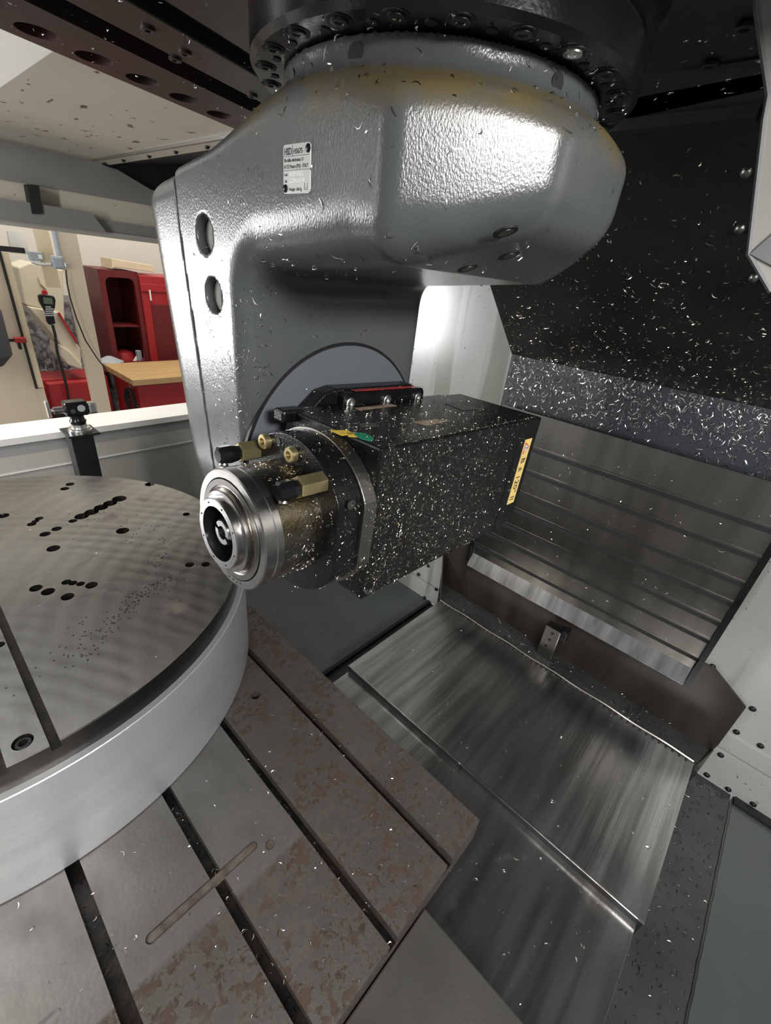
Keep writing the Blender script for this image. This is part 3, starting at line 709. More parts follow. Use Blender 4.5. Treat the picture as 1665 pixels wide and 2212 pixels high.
# nameplate
def nameplate():
    x = .2345
    pl = MB(); y0, y1, z0, z1 = .2985, .3295, .0440, .0725; r = .0022; poly = []
    for (cy, cz, s) in ((y0+r, z0+r, 2), (y1-r, z0+r, 3), (y1-r, z1-r, 0), (y0+r, z1-r, 1)):
        for i in range(5):
            q = {2: PI, 3: 1.5*PI, 0: 0, 1: .5*PI}[s]+i*PI/8
            poly.append((x-.0010, cy+r*math.cos(q), cz+r*math.sin(q)))
    pl.prism(poly, (.0022, 0, 0)); o = pl.build('nameplate', 'label_plate', head, .0003)
    xf = x-.00105
    R_, U_ = (0, -1, 0), (0, 0, 1)
    def T(s, size, yoff, z, sx=1., ma='ink', bold=0.): return text('lettering', s, size, (xf, y1-yoff, z), R_, U_, ma, o, 'LEFT', sx, bold)
    T('HSD', .0056, .0014, .0665, .80, bold=.00012); T('HS675', .0040, .0122, .0668, .95, bold=.00006)
    T('Via della elettronica 15', .0030, .0012, .0625, .80); T('61122 Pesaro (PU) - ITALY', .0031, .0012, .0588, .80)
    T('Code', .0023, .0012, .0545, .8); T('088910022', .0036, .0075, .0543, 1.0, 'emboss')
    T('SN', .0023, .0022, .0506, .8); T('22290U3339', .0036, .0075, .0504, .92, 'emboss')
    T('Weight: 160 Kg', .0026, .0070, .0457, .9)
    for (za, ya, yb) in ((.0655, y0+.0008, y1-.0008), (.0576, y0+.0008, y1-.0008)):
        MB().box((xf-.0001, ya, za), (xf+.0004, yb, za+.00022)).build('rule', 'ink', o)
    MB().box((xf-.0001, .3183, .0656), (xf+.0004, .3186, .0715)).build('rule', 'ink', o)
    bn = MB()
    for (a, b, c, d) in ((.3012, .3014, .0460, .0500), (.3042, .3044, .0460, .0500), (.3012, .3044, .0460, .0462), (.3012, .3044, .0470, .0472)):
        bn.box((xf-.0001, a, c), (xf+.0004, b, d))
    bn.build('bin_symbol', 'ink', o)
    for (y, z) in ((.3010, .0690), (.3270, .0472)):
        MB().lathe((x-.0008, y, z), (-1,0,0), [(0, .0026), (.0006, .0025), (.0013, .0017), (.0016, .0006)], 16).build('rivet', 'black_paint', o, smooth=True)
nameplate()

# ------------------------------------------------------------------ spindle motor (own frame: +x runs back along the spindle)
TL = math.radians(3)
NO = Vector((.1484, .3069, -.2075))
sp = thing('spindle_motor', 'black boxy spindle motor with bare steel nose and yellow warning label', 'spindle', tuple(NO), rot=(0, TL, 0))
sp.rotation_euler = (0, TL, 0)
X1 = (1, 0, 0)
def slathe(name, prof, ma, seg=96, smooth=True, o=(0,0,0), cap=True): return MB().lathe(o, X1, prof, seg, cap=cap).build(name, ma, sp, smooth=smooth)
slathe('taper_bore', [(.060, .012), (.060, .019), (0.0002, .0240)], 'black_paint', 64, cap=False)
slathe('bore_bottom', [(.045, .0205), (.046, .0205)], 'black_hole', 64)
slathe('face_ring', [(.004, .0242), (0, .0246), (0, .0308), (.0008, .0315), (.0058, .0315), (.0060, .0335)], 'ground_steel', cap=False)
slathe('shaft_step', [(.0060, .0335), (.0066, .0362), (.0112, .0362), (.0116, .039), (.0125, .040)], 'steel', cap=False)
slathe('rust_ring', [(.0112, .0363), (.0108, .0385), (.0135, .0402)], 'nose_greasy', cap=False)
slathe('labyrinth_ring', [(.0120, .0395), (.0112, .0405), (.0112, .0455), (.0145, .0458)], 'steel_dull', cap=False)
slathe('groove', [(.014, .0456), (.0145, .0468)], 'black_hole', cap=False)
slathe('nose_flange', [(.0165, .0466), (.0118, .0468), (.0118, .0535), (.0128, .0546), (.0215, .0546), (.0222, .0535), (.0232, .0535), (.024, .0542), (.030, .0542)], 'steel', cap=False)
slathe('nose_body', [(.030, .0540), (.031, .0532), (.072, .0532)], 'nose_greasy', cap=False)
gp = Multi('dot_hole', MB().lathe((0,0,0), (0,0,1), [(0, .0009), (.0002, .0009)], 8).mesh('dot_hole'), 'black_hole', sp)
for i in range(8): q = 2*PI*i/8+.3; gp.put((-.0001, .0278*math.cos(q), .0278*math.sin(q)), (-1, 0, 0))
for i in range(4): q = -1.55-.13*i; gp.put((.0117, .050*math.cos(q)+.002, .050*math.sin(q)), (-1, 0, 0))
# draw-bar gripper: split ring with hooked jaws
for s in (1, -1):
    b = MB(); pts = []; n = 14
    for i in range(n+1):
        q = PI/2*s+(i/n-.5)*PI*.86
        pts.append(q)
    vs = []; fs = []
    for q in pts:
        for (t, r) in ((.004, .0062), (.004, .0108), (.006, .0122), (.018, .0122), (.018, .0062)): vs.append((t, r*math.cos(q+.35), r*math.sin(q+.35)))
    for i in range(n):
        for j in range(5): fs.append((i*5+j, i*5+(j+1) % 5, (i+1)*5+(j+1) % 5, (i+1)*5+j))
    fs += [(4, 3, 2, 1, 0), tuple(n*5+j for j in range(5))]
    b.add(vs, fs).build('gripper_jaw', 'ground_steel', sp, smooth=True)
slathe('drawbar', [(.016, .0055), (.012, .0055), (.0125, .0035), (.02, .003)], 'steel_dull', 32)
MB().box((.004, -.0235, -.0095), (.016, -.0185, -.0025)).build('drive_key', 'steel_dull', sp, .0008)
# collar plate and steel plate
def outline(r, hw, low, seg=72, ctr=0.):
    pts = []
    for i in range(seg):
        q = 2*PI*i/seg; y, z = r*math.cos(q), r*math.sin(q)
        pts.append((max(-hw, min(hw, y)), max(-low, min(r, z))))
    out = []
    for p in pts:
        if not out or math.hypot(p[0]-out[-1][0], p[1]-out[-1][1]) > 1e-5: out.append(p)
    return out
MB().prism([(.072, y, z) for y, z in outline(.0775, .069, .0775)], (.0275, 0, 0)).build('collar', 'motor_black', sp, .0008)
MB().prism([(.0998, y, z) for y, z in outline(.0800, .0735, .066)], (.0155, 0, 0)).build('steel_plate', 'steel_dull', sp, .0008)
MB().box((.1155, -.069, -.0815), (.386, .069, .0815)).build('motor_housing', 'motor_black', sp, .0022)
MB().box((.3865, -.0695, -.0800), (.441, .069, .0800)).build('end_housing', 'motor_black', sp, .002)
MB().box((.4415, -.064, -.076), (.447, .064, .076)).build('end_cover', 'motor_black', sp, .002)
MB().box((.36, .072, -.05), (.46, .082, .07)).build('cable_block', 'black_satin', sp, .004)
MB().box((.100, .052, .0705), (.128, .070, .0835)).build('corner_block', 'motor_black', sp, .003)
# brass screws and hex stand-offs on the collar
br = Multi('brass_screw', screw_mesh('brass_screw', .0072, .006, True, 20), 'brass', sp)
br.put((.072, .0366, .0615), (-1, 0, 0)); br.put((.072, -.0045, .0620), (-1, 0, 0))
hs = Multi('hole', MB().lathe((0,0,0), (0,0,1), [(0, .0034), (.0005, .0034)], 14).mesh('hole'), 'black_hole', sp)
hs.put((.0718, .0185, .0665), (-1, 0, 0)); hs.put((.0718, .012, .058), (-1, 0, 0))
for (y, z, x0, x1, xp) in ((-.0452, .0510, .0455, .0718, .0270), (.0545, .0470, .052, .0718, .031)):
    MB().lathe((x0, y, z), X1, [(0, .0088), (.001, .0098), (x1-x0, .0098)], 6, .5).build('hex_standoff', 'brass', sp)
    o = MB().lathe((xp, y, z), X1, [(0, .0062), (.002, .0085), (.012, .0088), (x0-xp-.001, .0075)], 8, .2).build('nozzle', 'black_paint', sp)
    MB().lathe((xp+.005, y-.002, z-.0080), (-.3, -.35, -.85), [(0, .0042), (.0022, .0042), (.0022, .0026), (.0008, .0024)], 14).build('nozzle_tip', 'steel_dull', o, smooth=True)
MB().lathe((.085, -.0695, .0365), (0,-1,0), [(0, .0046), (.0012, .0046), (.0012, .003), (.0003, .0028)], 14).build('grub_screw', 'steel_dull', sp, smooth=True)
# side face: holes, curved slot, label
hf = Multi('tapped_hole', MB().lathe((0,0,0), (0,0,1), [(0, .0028), (.0003, .0028)], 12).mesh('tapped_hole'), 'black_hole', sp)
zs_ = Multi('set_screw', MB().lathe((0,0,0), (0,0,1), [(0, .0013), (.0005, .0013)], 8).mesh('set_screw'), 'zinc', sp)
def sloc(px, py, u=-.069):
    r = RM @ np.array([px-_p[0], py-_p[1], FPX]); A = np.array([math.cos(TL), 0, -math.sin(TL)]); V_ = np.array([math.sin(TL), 0, math.cos(TL)])
    L = np.stack([A, np.array([0, 1., 0]), V_]); rl = L@r; o0 = -L@np.array(NO); t = (u-o0[1])/rl[1]; return o0+rl*t
def sloct(px, py, v=.0815):
    r = RM @ np.array([px-_p[0], py-_p[1], FPX]); A = np.array([math.cos(TL), 0, -math.sin(TL)]); V_ = np.array([math.sin(TL), 0, math.cos(TL)])
    L = np.stack([A, np.array([0, 1., 0]), V_]); rl = L@r; o0 = -L@np.array(NO); t = (v-o0[2])/rl[2]; return o0+rl*t
for (px, py) in [(924,1010),(1010,1012),(1035,1003),(1058,970),(989,1126),(1011,1113),(1023,1130),(895,1195),(877,1219)]:
    p = sloc(px, py); hf.put((p[0], -.0691, p[2]), (0, -1, 0))
for (px, py) in [(1011,1014),(1035,1005),(1058,973),(1011,1116),(1024,1132),(990,1127)]:
    p = sloc(px, py); zs_.put((p[0], -.0692, p[2]-.0006), (0, -1, 0))
c0 = sloc(985, 1062)
arc = [(c0[0]+.0265*math.cos(q), c0[2]+.0265*math.sin(q)) for q in np.linspace(-1.05, .62, 14)]
vs, fs = [], []
for i, (x, z) in enumerate(arc):
    q = np.linspace(-1.05, .62, 14)[i]
    w_ = .0042*(1 if 0 < i < 13 else .55)
    for sgn in (1, -1): vs.append((x+sgn*w_*math.cos(q), -.0692, z+sgn*w_*math.sin(q)))
for i in range(13): fs.append((2*i, 2*i+1, 2*i+3, 2*i+2))
MB().add(vs, fs).build('curved_slot', 'black_hole', sp)
def warn_label():
    x0, x1, z0, z1, y = .4065, .4270, -.046, .0525, -.0697
    MBX = MB().box((x0, y-.0003, z0), (x1, y+.0004, z1)); o = MBX.build('warning_label', 'label_yellow', sp)
    yf = y-.0004
    def V2(a, b): return (x0+a, yf, z1-b)   # a across, b down
    tri = MB().prism([V2(.0175, .0125), V2(.0175, .0125+.0), V2(.0030, .0205), V2(.0030, .0045)][1:], (0, -.0002, 0))
    MB().prism([V2(.0185, .0125), V2(.0025, .0215), V2(.0025, .0035)], (0, -.0002, 0)).build('triangle', 'ink_red', o)
    MB().prism([(p[0], p[1]-.0002, p[2]) for p in (V2(.0160, .0125), V2(.0040, .0187), V2(.0040, .0063))], (0, -.0002, 0)).build('triangle_field', 'label_white', o)
    MB().prism([(p[0], p[1]-.0004, p[2]) for p in (V2(.0128, .0131), V2(.0128, .0119), V2(.0075, .0121), V2(.0075, .0129))], (0, -.0002, 0)).build('exclamation_mark', 'ink', o)
    MB().prism([(p[0], p[1]-.0004, p[2]) for p in (V2(.0064, .0130), V2(.0064, .0120), V2(.0052, .0120), V2(.0052, .0130))], (0, -.0002, 0)).build('exclamation_mark', 'ink', o)
    text('lettering', 'B \u00b1 120\u00b0 II', .0155, (x0+.0048, yf-.0002, z1-.0270), (0, 0, -1), (1, 0, 0), 'ink', o, 'LEFT', .98)
warn_label()
# stickers on top
zt_ = .0817
def flat_sticker(name, pxs, ma, h=.0002):
    return MB().prism([(lambda p: (p[0], p[1], zt_))(sloct(*q)) for q in pxs], (0, 0, h)).build(name, ma, sp)
def oval(name, c, rx, ry, ang, ma, h=.0003):
    p = sloct(*c); pts = [(p[0]+rx*math.cos(q)*math.cos(ang)-ry*math.sin(q)*math.sin(ang), p[1]+rx*math.cos(q)*math.sin(ang)+ry*math.sin(q)*math.cos(ang), zt_) for q in np.linspace(0, 2*PI, 24, endpoint=False)]
    return MB().prism(pts, (0, 0, h)).build(name, ma, sp)
flat_sticker('yellow_sticker', [(710,930),(748,930),(770,938),(738,942)], 'sticker_yellow')
flat_sticker('yellow_sticker', [(748,934),(790,937),(780,946),(752,944)], 'sticker_yellow')
oval('green_sticker', (786, 944), .0075, .0115, -.2, 'sticker_green', .0005)
flat_sticker('worn_label', [(890,912),(940,906),(972,910),(922,920)], 'label_worn')
flat_sticker('worn_label', [(765,882),(845,873),(858,877),(775,887)], 'label_worn')
flat_sticker('faint_label', [(960,872),(992,868),(1040,884),(1000,887)], 'label_faint')
flat_sticker('faint_label', [(775,916),(812,914),(815,922),(778,924)], 'label_faint')
# bracket to the pivot disc
b = MB().prism([(.142, .0695, .060), (.142, .0695, .072), (.168, .0695, .0935), (.185, .0695, .098), (.318, .0695, .0985), (.328, .0695, .094), (.338, .0695, .072), (.338, .0695, .060)], (0, .0215, 0))
bk = b.build('pivot_bracket', 'motor_black', sp, .002)
b = MB().prism([(.186, .0585, .0735), (.186, .0585, .091), (.190, .0585, .0955), (.330, .0585, .0955), (.334, .0585, .090), (.334, .0585, .0735)], (0, .0110, 0)); b.build('clamp_bar', 'motor_black', sp, .0015)
MB().prism([(.205, .0605, .0962), (.315, .0605, .0962), (.315, .0685, .0962), (.205, .0685, .0962)], (0, 0, .0006)).build('red_strip', 'sticker_red', sp)
cs = Multi('socket_screw', screw_mesh('socket_screw', .0068, .004, True, 18), 'zinc', sp)
for x in (.195, .2577, .319): cs.put((x, .0585, .0840), (0, -1, 0))
MB().lathe((.2253, .069, 0), (0,1,0), [(0, .066), (.0215, .066)], 64).build('pivot_hub', 'black_satin', sp)

# ------------------------------------------------------------------ swarf
def chips(name, Pn, Nn, label, size=(.004, .009), wid=(.0008, .0018), ma='chip', lift=.0006, cat='metal chips', curl=1.0, parent=None):
    "one small curled shaving per point"
    Pn = np.asarray(Pn, float); Nn = np.asarray(Nn, float); n = len(Pn)
    T = np.cross(Nn, RNG.normal(size=(n, 3))); T /= np.linalg.norm(T, axis=1)[:, None]+1e-9
    B_ = np.cross(Nn, T)
    L = RNG.uniform(size[0], size[1], n)*RNG.choice([.6, 1, 1, 1.5], n); Wd = RNG.uniform(wid[0], wid[1], n); cu = RNG.normal(0, .9, n)*curl; ph_ = RNG.uniform(0, 1.2, n)
    V = []; 
    K = 4
    for k in range(K):
        s = (k/(K-1)-.5); 
        side = cu*(s*s-.1)*L
        c = Pn+T*(s*L)[:, None]+B_*side[:, None]+Nn*(lift+L*.16*(1-4*s*s)*ph_)[:, None]
        tw = (ph_*1.6+s*1.5*ph_)
        wv = B_*(np.cos(tw)*Wd)[:, None]+Nn*(np.abs(np.sin(tw))*Wd*.9)[:, None]
        tap = .45 if k in (0, K-1) else 1
        V += [c-wv*.5*tap+Nn*(np.abs(np.sin(tw))*Wd*.45*tap)[:, None], c+wv*.5*tap+Nn*(np.abs(np.sin(tw))*Wd*.45*tap)[:, None]]
    V = np.stack(V, 1).reshape(-1, 3)
    base = np.arange(n)[:, None]*(2*K)
    Fq = np.concatenate([base+np.array([[2*k, 2*k+1, 2*k+3, 2*k+2]]) for k in range(K-1)])
    me = np_mesh(name, V, Fq)
    o = link(name, me, ma, parent)
    o['kind'] = 'stuff'
    if parent is None: tag(o, label, cat)
    return o
def rect(n, o, u, v, fu=None, fv=None):
    a = RNG.uniform(0, 1, n) if fu is None else fu(n); b = RNG.uniform(0, 1, n) if fv is None else fv(n)
    return np.array(o)+a[:, None]*np.array(u)+b[:, None]*np.array(v)
def rep(nrm, n): return np.repeat(np.array([nrm], float)/np.linalg.norm(nrm), n, 0)
# splash panels
n1 = 2100; Pa = rect(n1, (1.181, -.35, -.1575), (0, .95, 0), (-.424, 0, .3705), fv=lambda n: RNG.beta(1.0, 2.2, n)*.97)
n2 = 3600; Pb = rect(n2, (1.181, -.35, -.1590), (0, .95, 0), (0, 0, -.178), fv=lambda n: np.clip(RNG.beta(1.0, 1.7, n), 0, 1))
keep = (RNG.uniform(size=n2) < np.clip(1.15-(-Pb[:, 2]-.16)/.17*(.35+1.0*(.6-Pb[:, 1])), .08, 1)); Pb = Pb[keep]
chips('swarf', Pa, rep((-.658, 0, -.753), n1), 'dull small shavings sprinkled over the black overhanging splash panel', (.004, .010), (.0010, .0022), 'chip')
chips('swarf', Pb, rep((-1, 0, 0), len(Pb)), 'dense bright metal shavings stuck to the upright blue-black splash panel', (.006, .013), (.0011, .0024), 'chip_silver')
# spindle motor (in its own frame, then moved)
def sp_world(P, N):
    Rm = np.array(Matrix.Rotation(TL, 3, 'Y')); return P@Rm.T+np.array(NO), N@Rm.T
PP = []; NN = []
def addl(P, N): a, b = sp_world(P, N); PP.append(a); NN.append(b)
n = 3900; addl(rect(n, (.118, -.0692, -.080), (.30, 0, 0), (0, 0, .160), fu=lambda n: RNG.beta(1, 1.9, n)), rep((0, -1, 0), n))
n = 1300; addl(rect(n, (.118, -.068, .0818), (.31, 0, 0), (0, .136, 0), fu=lambda n: RNG.beta(1, 1.9, n), fv=lambda n: RNG.beta(1, 1.2, n)), rep((0, 0, 1), n))
n = 240; addl(rect(n, (.118, -.0685, .0815), (.31, 0, 0), (0, .003, 0)), rep((0, -.7, .7), n))
n = 130; addl(rect(n, (.1150, -.069, -.081), (0, .02, 0), (0, 0, .16)), rep((-1, 0, 0), n))
n = 420; q = RNG.uniform(-2.4, 2.6, n); r0 = .0776; t_ = RNG.uniform(.073, .099, n)
addl(np.stack([t_, np.clip(-r0*np.cos(q), -.0692, .0692), r0*np.sin(q)], 1), np.stack([0*q, -np.cos(q), np.sin(q)], 1))
n = 160; q = RNG.uniform(-1.2, 2.6, n); addl(np.stack([RNG.uniform(.1, .115, n), np.clip(-.0802*np.cos(q), -.0737, .0737), np.clip(.0802*np.sin(q), -.066, 1)], 1), np.stack([0*q, -np.cos(q), np.sin(q)], 1))
n = 70; q = RNG.uniform(-.9, 2.4, n); rr_ = .066; addl(np.stack([0*q+.0718, -rr_*np.cos(q), rr_*np.sin(q)], 1), rep((-1, 0, 0), n))
n = 620; q = RNG.uniform(-1.5, 2.5, n); t_ = .031+.041*RNG.beta(1.5, 1.1, n)
addl(np.stack([t_, -.0533*np.cos(q), .0533*np.sin(q)], 1), np.stack([0*q, -np.cos(q), np.sin(q)], 1))
n = 160; addl(rect(n, (.15, .0588, .0960), (.185, 0, 0), (0, .03, 0)), rep((0, 0, 1), n))
PP = np.concatenate(PP); NN = np.concatenate(NN)
chips('swarf', PP, NN, 'fine golden metal shavings clinging to the black spindle motor and its nose', (.0014, .0036), (.0003, .0007), 'chip', .0002)
# swivel head
Nv = np.zeros(len(head_me.vertices)*3, np.float32); head_me.vertex_normals.foreach_get('vector', Nv); Nv = Nv.reshape(-1, 3)
y_ = P[:, 1]; z_ = P[:, 2]; x_ = P[:, 0]
wgt = np.full(len(P), .25)
wgt[(Nv[:, 0] < -.6) & (z_ > -.06)] = .8
wgt[(z_ < -.03) & (Nv[:, 0] < -.3) & (y_ < .47)] = 3.2
wgt[(y_ < .43) & (y_ > .395) & (x_ < .27) & (z_ < -.02)] = 6
wgt[(z_ > .088)] = 1.2
wgt[(z_ < .02) & (z_ > -.01) & (x_ < .30)] = 1.8
wgt[(x_ > .36) & (y_ > .3)] = .02
wgt[(z_ < -.30)] = 3; wgt[y_ > .49] = .3
wgt[(y_ > .395) & (y_ < .41) & (x_ > .28)] = .25
sel = RNG.choice(len(P), 1150, False, wgt/wgt.sum())
chips('swarf', P[sel], Nv[sel], 'scattered thin metal shavings sticking to the grey swivel head', (.0020, .0062), (.0004, .0011), 'chip_silver', .0002)
# bed, rotary, covers, trough
n = 420; Pb_ = rect(n, (-.1, .115, -.8746), (.60, 0, 0), (0, .6, 0), fv=lambda n: RNG.beta(1, 2, n))
okb = np.hypot(Pb_[:, 0]-.007, Pb_[:, 1]-1.035) > .505
chips('swarf', Pb_[okb], rep((0, 0, 1), okb.sum()), 'sparse bright metal shavings lying on the rusty machine bed', (.003, .007), (.0007, .0016), 'chip_silver', .0003)
n = 520; sl_ = RNG.choice([.414, .268, .1235, -.03], n, p=[.4, .3, .2, .1]); Ps = np.stack([sl_+RNG.uniform(-.006, .006, n), RNG.uniform(.115, 1.0, n), np.full(n, -.9068)], 1)
okb = np.hypot(Ps[:, 0]-.007, Ps[:, 1]-1.035) > .51
chips('swarf', Ps[okb], rep((0, 0, 1), okb.sum()), 'oily metal shavings collected in the bottoms of the T-slots', (.004, .009), (.0008, .002), 'steel', .0004)
n = 110; chips('swarf', rect(n, (.40, -.18, -1.0255), (.26, 0, 0), (0, .79, 0)), rep((0, 0, 1), n), 'small metal shavings on the lower plate of the flat way cover', (.004, .009), (.0008, .002), 'chip_silver')
n = 70; chips('swarf', rect(n, (.67, -.18, -1.0055), (.42, 0, 0), (0, .79, 0)), rep((0, 0, 1), n), 'few metal shavings on the upper plate of the flat way cover', (.004, .009), (.0008, .002), 'chip_silver')
n = 420; chips('swarf', rect(n, (1.112, -.18, -1.0115), (.085, 0, 0), (0, .80, 0)), rep((0, 0, 1), n), 'dark wet metal shavings lying in the black chip trough', (.004, .010), (.001, .003), 'steel_dull')
n = 300; chips('swarf', rect(n, (.45, -.30, ZF+.0005), (.76, 0, 0), (0, .10, 0)), rep((0, 0, 1), n), 'metal shavings on the dark floor strip right of the way cover', (.004, .010), (.001, .003), 'steel_dull')
n = 130; chips('swarf', rect(n, (1.149, -.085, -.80), (.024, 0, 0), (0, .66, .44))*np.array([1, 1, 1]), rep((-1, 0, 0), n), 'x', (.004, .009), (.0008, .002), 'chip_silver') if 0 else None
Pt = []; zs2 = [-.34, -.378, -.448, -.519, -.577, -.639, -.698, -.762]
for i in range(7):
    k_ = 34 if i < 3 else 18; Pt.append(np.stack([np.full(k_, 1.1495+.0042*i), RNG.uniform(-.08, .57, k_), RNG.uniform(zs2[i+1]+.005, zs2[i], k_)], 1))
Pt = np.concatenate(Pt); chips('swarf', Pt, rep((-1, 0, 0), len(Pt)), 'sparse metal shavings stuck to the upright stainless way cover', (.004, .010), (.0008, .002), 'chip_silver')
n = 150; chips('swarf', rect(n, (.5, .75, ZF+.0005), (.7, 0, 0), (0, .8, 0)), rep((0, 0, 1), n), 'few tiny metal shavings on the grey sheet floor behind the bed', (.003, .006), (.0006, .0014), 'chip_silver')
n = 170; Pr = rect(n, (-.5, .55, -.6123), (.95, 0, 0), (0, .95, 0)); okb = np.hypot(Pr[:, 0]-.007, Pr[:, 1]-1.035) < .48
chips('swarf', Pr[okb], rep((0, 0, 1), okb.sum()), 'tiny metal shavings scattered over the rotary table top', (.002, .004), (.0004, .001), 'chip_silver', .0003)
n = 240; chips('swarf', np.concatenate([rect(120, (-.05, .45, .2049), (.62, .12, 0), (0, .34, 0)), rect(120, (.52, .0, .2069), (.22, 0, 0), (0, .4, 0))]), rep((0, 0, -1), n), 'metal shavings stuck to the underside of the black carriage', (.003, .007), (.0006, .0016), 'chip_silver')
n = 60; q = RNG.uniform(PI*.9, PI*1.75, n); rr_ = RNG.uniform(.128, .146, n)
chips('swarf', np.stack([HC.x+rr_*np.cos(q), HC.y+rr_*np.sin(q), np.full(n, .1272)], 1), rep((0, 0, -1), n), 'metal shavings stuck to the round black swivel flange', (.002, .005), (.0005, .0012), 'chip_silver', .0003)

# ------------------------------------------------------------------ tool probe on its post
def probe():
    t = thing('tool_probe', 'tool setting probe on a black square post behind the rotary table', 'tool probe', (.39, 1.66, ZF))
    y = 1.62
    def q(px, py): return at(px, py, 1, y)
    l, r = q(166, 1000).x, q(215, 1000).x
    zt = q(185, 938).z
    MB().box((l, y, ZF), (r, y+.07, zt-.004)).build('post', 'black_satin', t, .002)
    MB().box((l-.008, y-.012, zt-.004), (r+.018, y+.085, zt+.003)).build('top_plate', 'black_satin', t, .001)
    cx, cy = (l+r)/2+.006, y+.034
    MB().lathe((cx, cy, zt+.003), (0,0,1), [(0, .034), (.006, .034), (.007, .030), (.013, .030), (.014, .022), (.024, .022)], 36).build('round_base', 'zinc', t, smooth=True)
    z0 = zt+.027
    MB().lathe((cx, cy, z0), (0,0,1), [(0, .020), (.010, .024), (.016, .020), (.030, .019), (.034, .021)], 28).build('neck', 'black_paint', t, smooth=True)
    MB().box((cx-.030, cy-.022, z0+.030), (cx+.032, cy+.022, z0+.075)).build('probe_body', 'black_paint', t, .005)
    MB().cyl((cx+.012, cy-.0225, z0+.055), (cx+.012, cy-.024, z0+.055), .011, 20).build('round_badge', 'grey_box', t)
    MB().cyl((cx-.012, cy-.0225, z0+.048), (cx-.012, cy-.024, z0+.048), .007, 16).build('side_screw', 'steel', t)
    MB().box((cx+.034, cy-.016, z0+.030), (cx+.060, cy+.016, z0+.066)).build('end_cap', 'zinc', t, .006)
    MB().box((cx+.0315, cy-.012, z0+.034), (cx+.0345, cy+.012, z0+.062)).build('cap_joint', 'rubber', t)
    MB().cyl((cx-.0305, cy, z0+.050), (cx-.058, cy, z0+.050), .011, 18).build('stylus_holder', 'steel', t)
    MB().cyl((cx-.0585, cy, z0+.050), (cx-.066, cy, z0+.050), .006, 12).build('stylus', 'zinc', t)
    MB().box((cx-.076, cy-.008, z0+.030), (cx-.0665, cy+.008, z0+.082)).build('stylus_plate', 'zinc', t, .002)
probe()

# ------------------------------------------------------------------ the shop seen through the opening
sw = MB().box((-2.0, 5.2, -1.75), (4.5, 5.25, 2.4)).build('wall_shop', 'shop_wall'); struct(sw)
MB().box((-2.0, 5.192, -1.75), (4.5, 5.1995, -.47)).build('dado', 'shop_wall_grey', sw)
fs_ = MB().box((-2.0, 2.05, -1.80), (4.5, 5.2, -1.75)).build('floor_shop', 'shop_floor'); struct(fs_)
k4 = 450/1659
def c4(a, b, Y): return at(a*k4, 450+b*k4, 1, Y)
# plywood panel and its dark edged frame
t = thing('plywood_panel', 'pale plywood panel with a dark edged frame at the left of the opening', 'panel', (.2, 3.25, -1.75))
MB().box((-.6, 3.25, -1.75), (.545, 3.275, .3)).build('board', 'plywood', t)
MB().box((.556, 3.235, -.795), (.586, 3.275, -.105)).build('frame_strip', 'pale_wood', t)
MB().box((.545, 3.230, -.80), (.5555, 3.275, -.10)).build('dark_edge', 'rubber', t)
MB().box((.5455, 3.25, -1.75), (.588, 3.275, -.803)).build('lower_edge', 'plywood', t)
MB().box((.47, 3.238, -.10), (.66, 3.275, -.075)).build('frame_head', 'rubber', t)
tag(MB().prism([c4(60,180,3.3), c4(200,200,3.3), c4(232,370,3.3), c4(90,355,3.3)], (0, .03, 0)).build('white_board', 'paper'), 'white sheet of board above the dark edged plywood frame', 'board')
tag(MB().box((.79, 3.1, -1.75), (.878, 3.14, .35)).build('wooden_post', 'plywood'), 'pale wooden post standing in front of the red bench', 'post')
tag(MB().box((.70, 3.15, -.25), (.765, 3.17, .35)).build('wooden_batten', 'pale_wood'), 'thin pale batten behind the grey conduit beside the post', 'batten')
# switch boxes and conduit
t = thing('junction_box', 'grey electrical junction box on the side of the wooden post', 'electrical box', (.72, 3.08, -.25))
a, b = c4(410, 375, 3.06), c4(525, 490, 3.06)
MB().box((a.x, 3.06, b.z), (b.x, 3.098, a.z)).build('box', 'grey_box', t, .006)
MB().box((a.x+.008, 3.055, b.z+.008), (b.x-.008, 3.0595, a.z-.008)).build('cover', 'grey_box', t, .002)
MB().cyl((a.x+.04, 3.08, a.z), (a.x+.04, 3.08, a.z+.3), .012, 14).build('conduit', 'grey_box', t, smooth=True)
c_ = c4(540, 455, 3.06); MB().box((b.x, 3.062, c_.z-.012), (b.x+.022, 3.085, c_.z+.012)).build('clamp', 'zinc', t, .003)
t = thing('switch_box', 'small grey switch box with pale label beside the junction box', 'electrical box', (.62, 3.12, -.15))
a, b = c4(225, 340, 3.12), c4(355, 425, 3.12); MB().box((a.x, 3.12, b.z), (b.x, 3.15, a.z)).build('box', 'grey_box', t, .004)
MB().box((b.x-.022, 3.118, b.z+.012), (b.x-.006, 3.1195, a.z-.012)).build('label', 'paper', t)
tag(MB().tube([c4(255, 425, 3.11), c4(290, 440, 3.10), c4(350, 448, 3.09), c4(410, 445, 3.08)], .008, 8).build('conduit_pipe', 'zinc', smooth=True), 'short bright bent pipe between the two grey electrical boxes', 'pipe')
pts = [c4(525, 490, 3.05), c4(535, 600, 3.04), c4(560, 720, 3.04), c4(610, 880, 3.04), c4(680, 1050, 3.05), c4(770, 1190, 3.05), c4(850, 1290, 3.06)]
tag(MB().tube(pts, .0035, 6).build('hanging_cable', 'rubber', smooth=True), 'thin black cable curving down across the wooden post', 'cable')
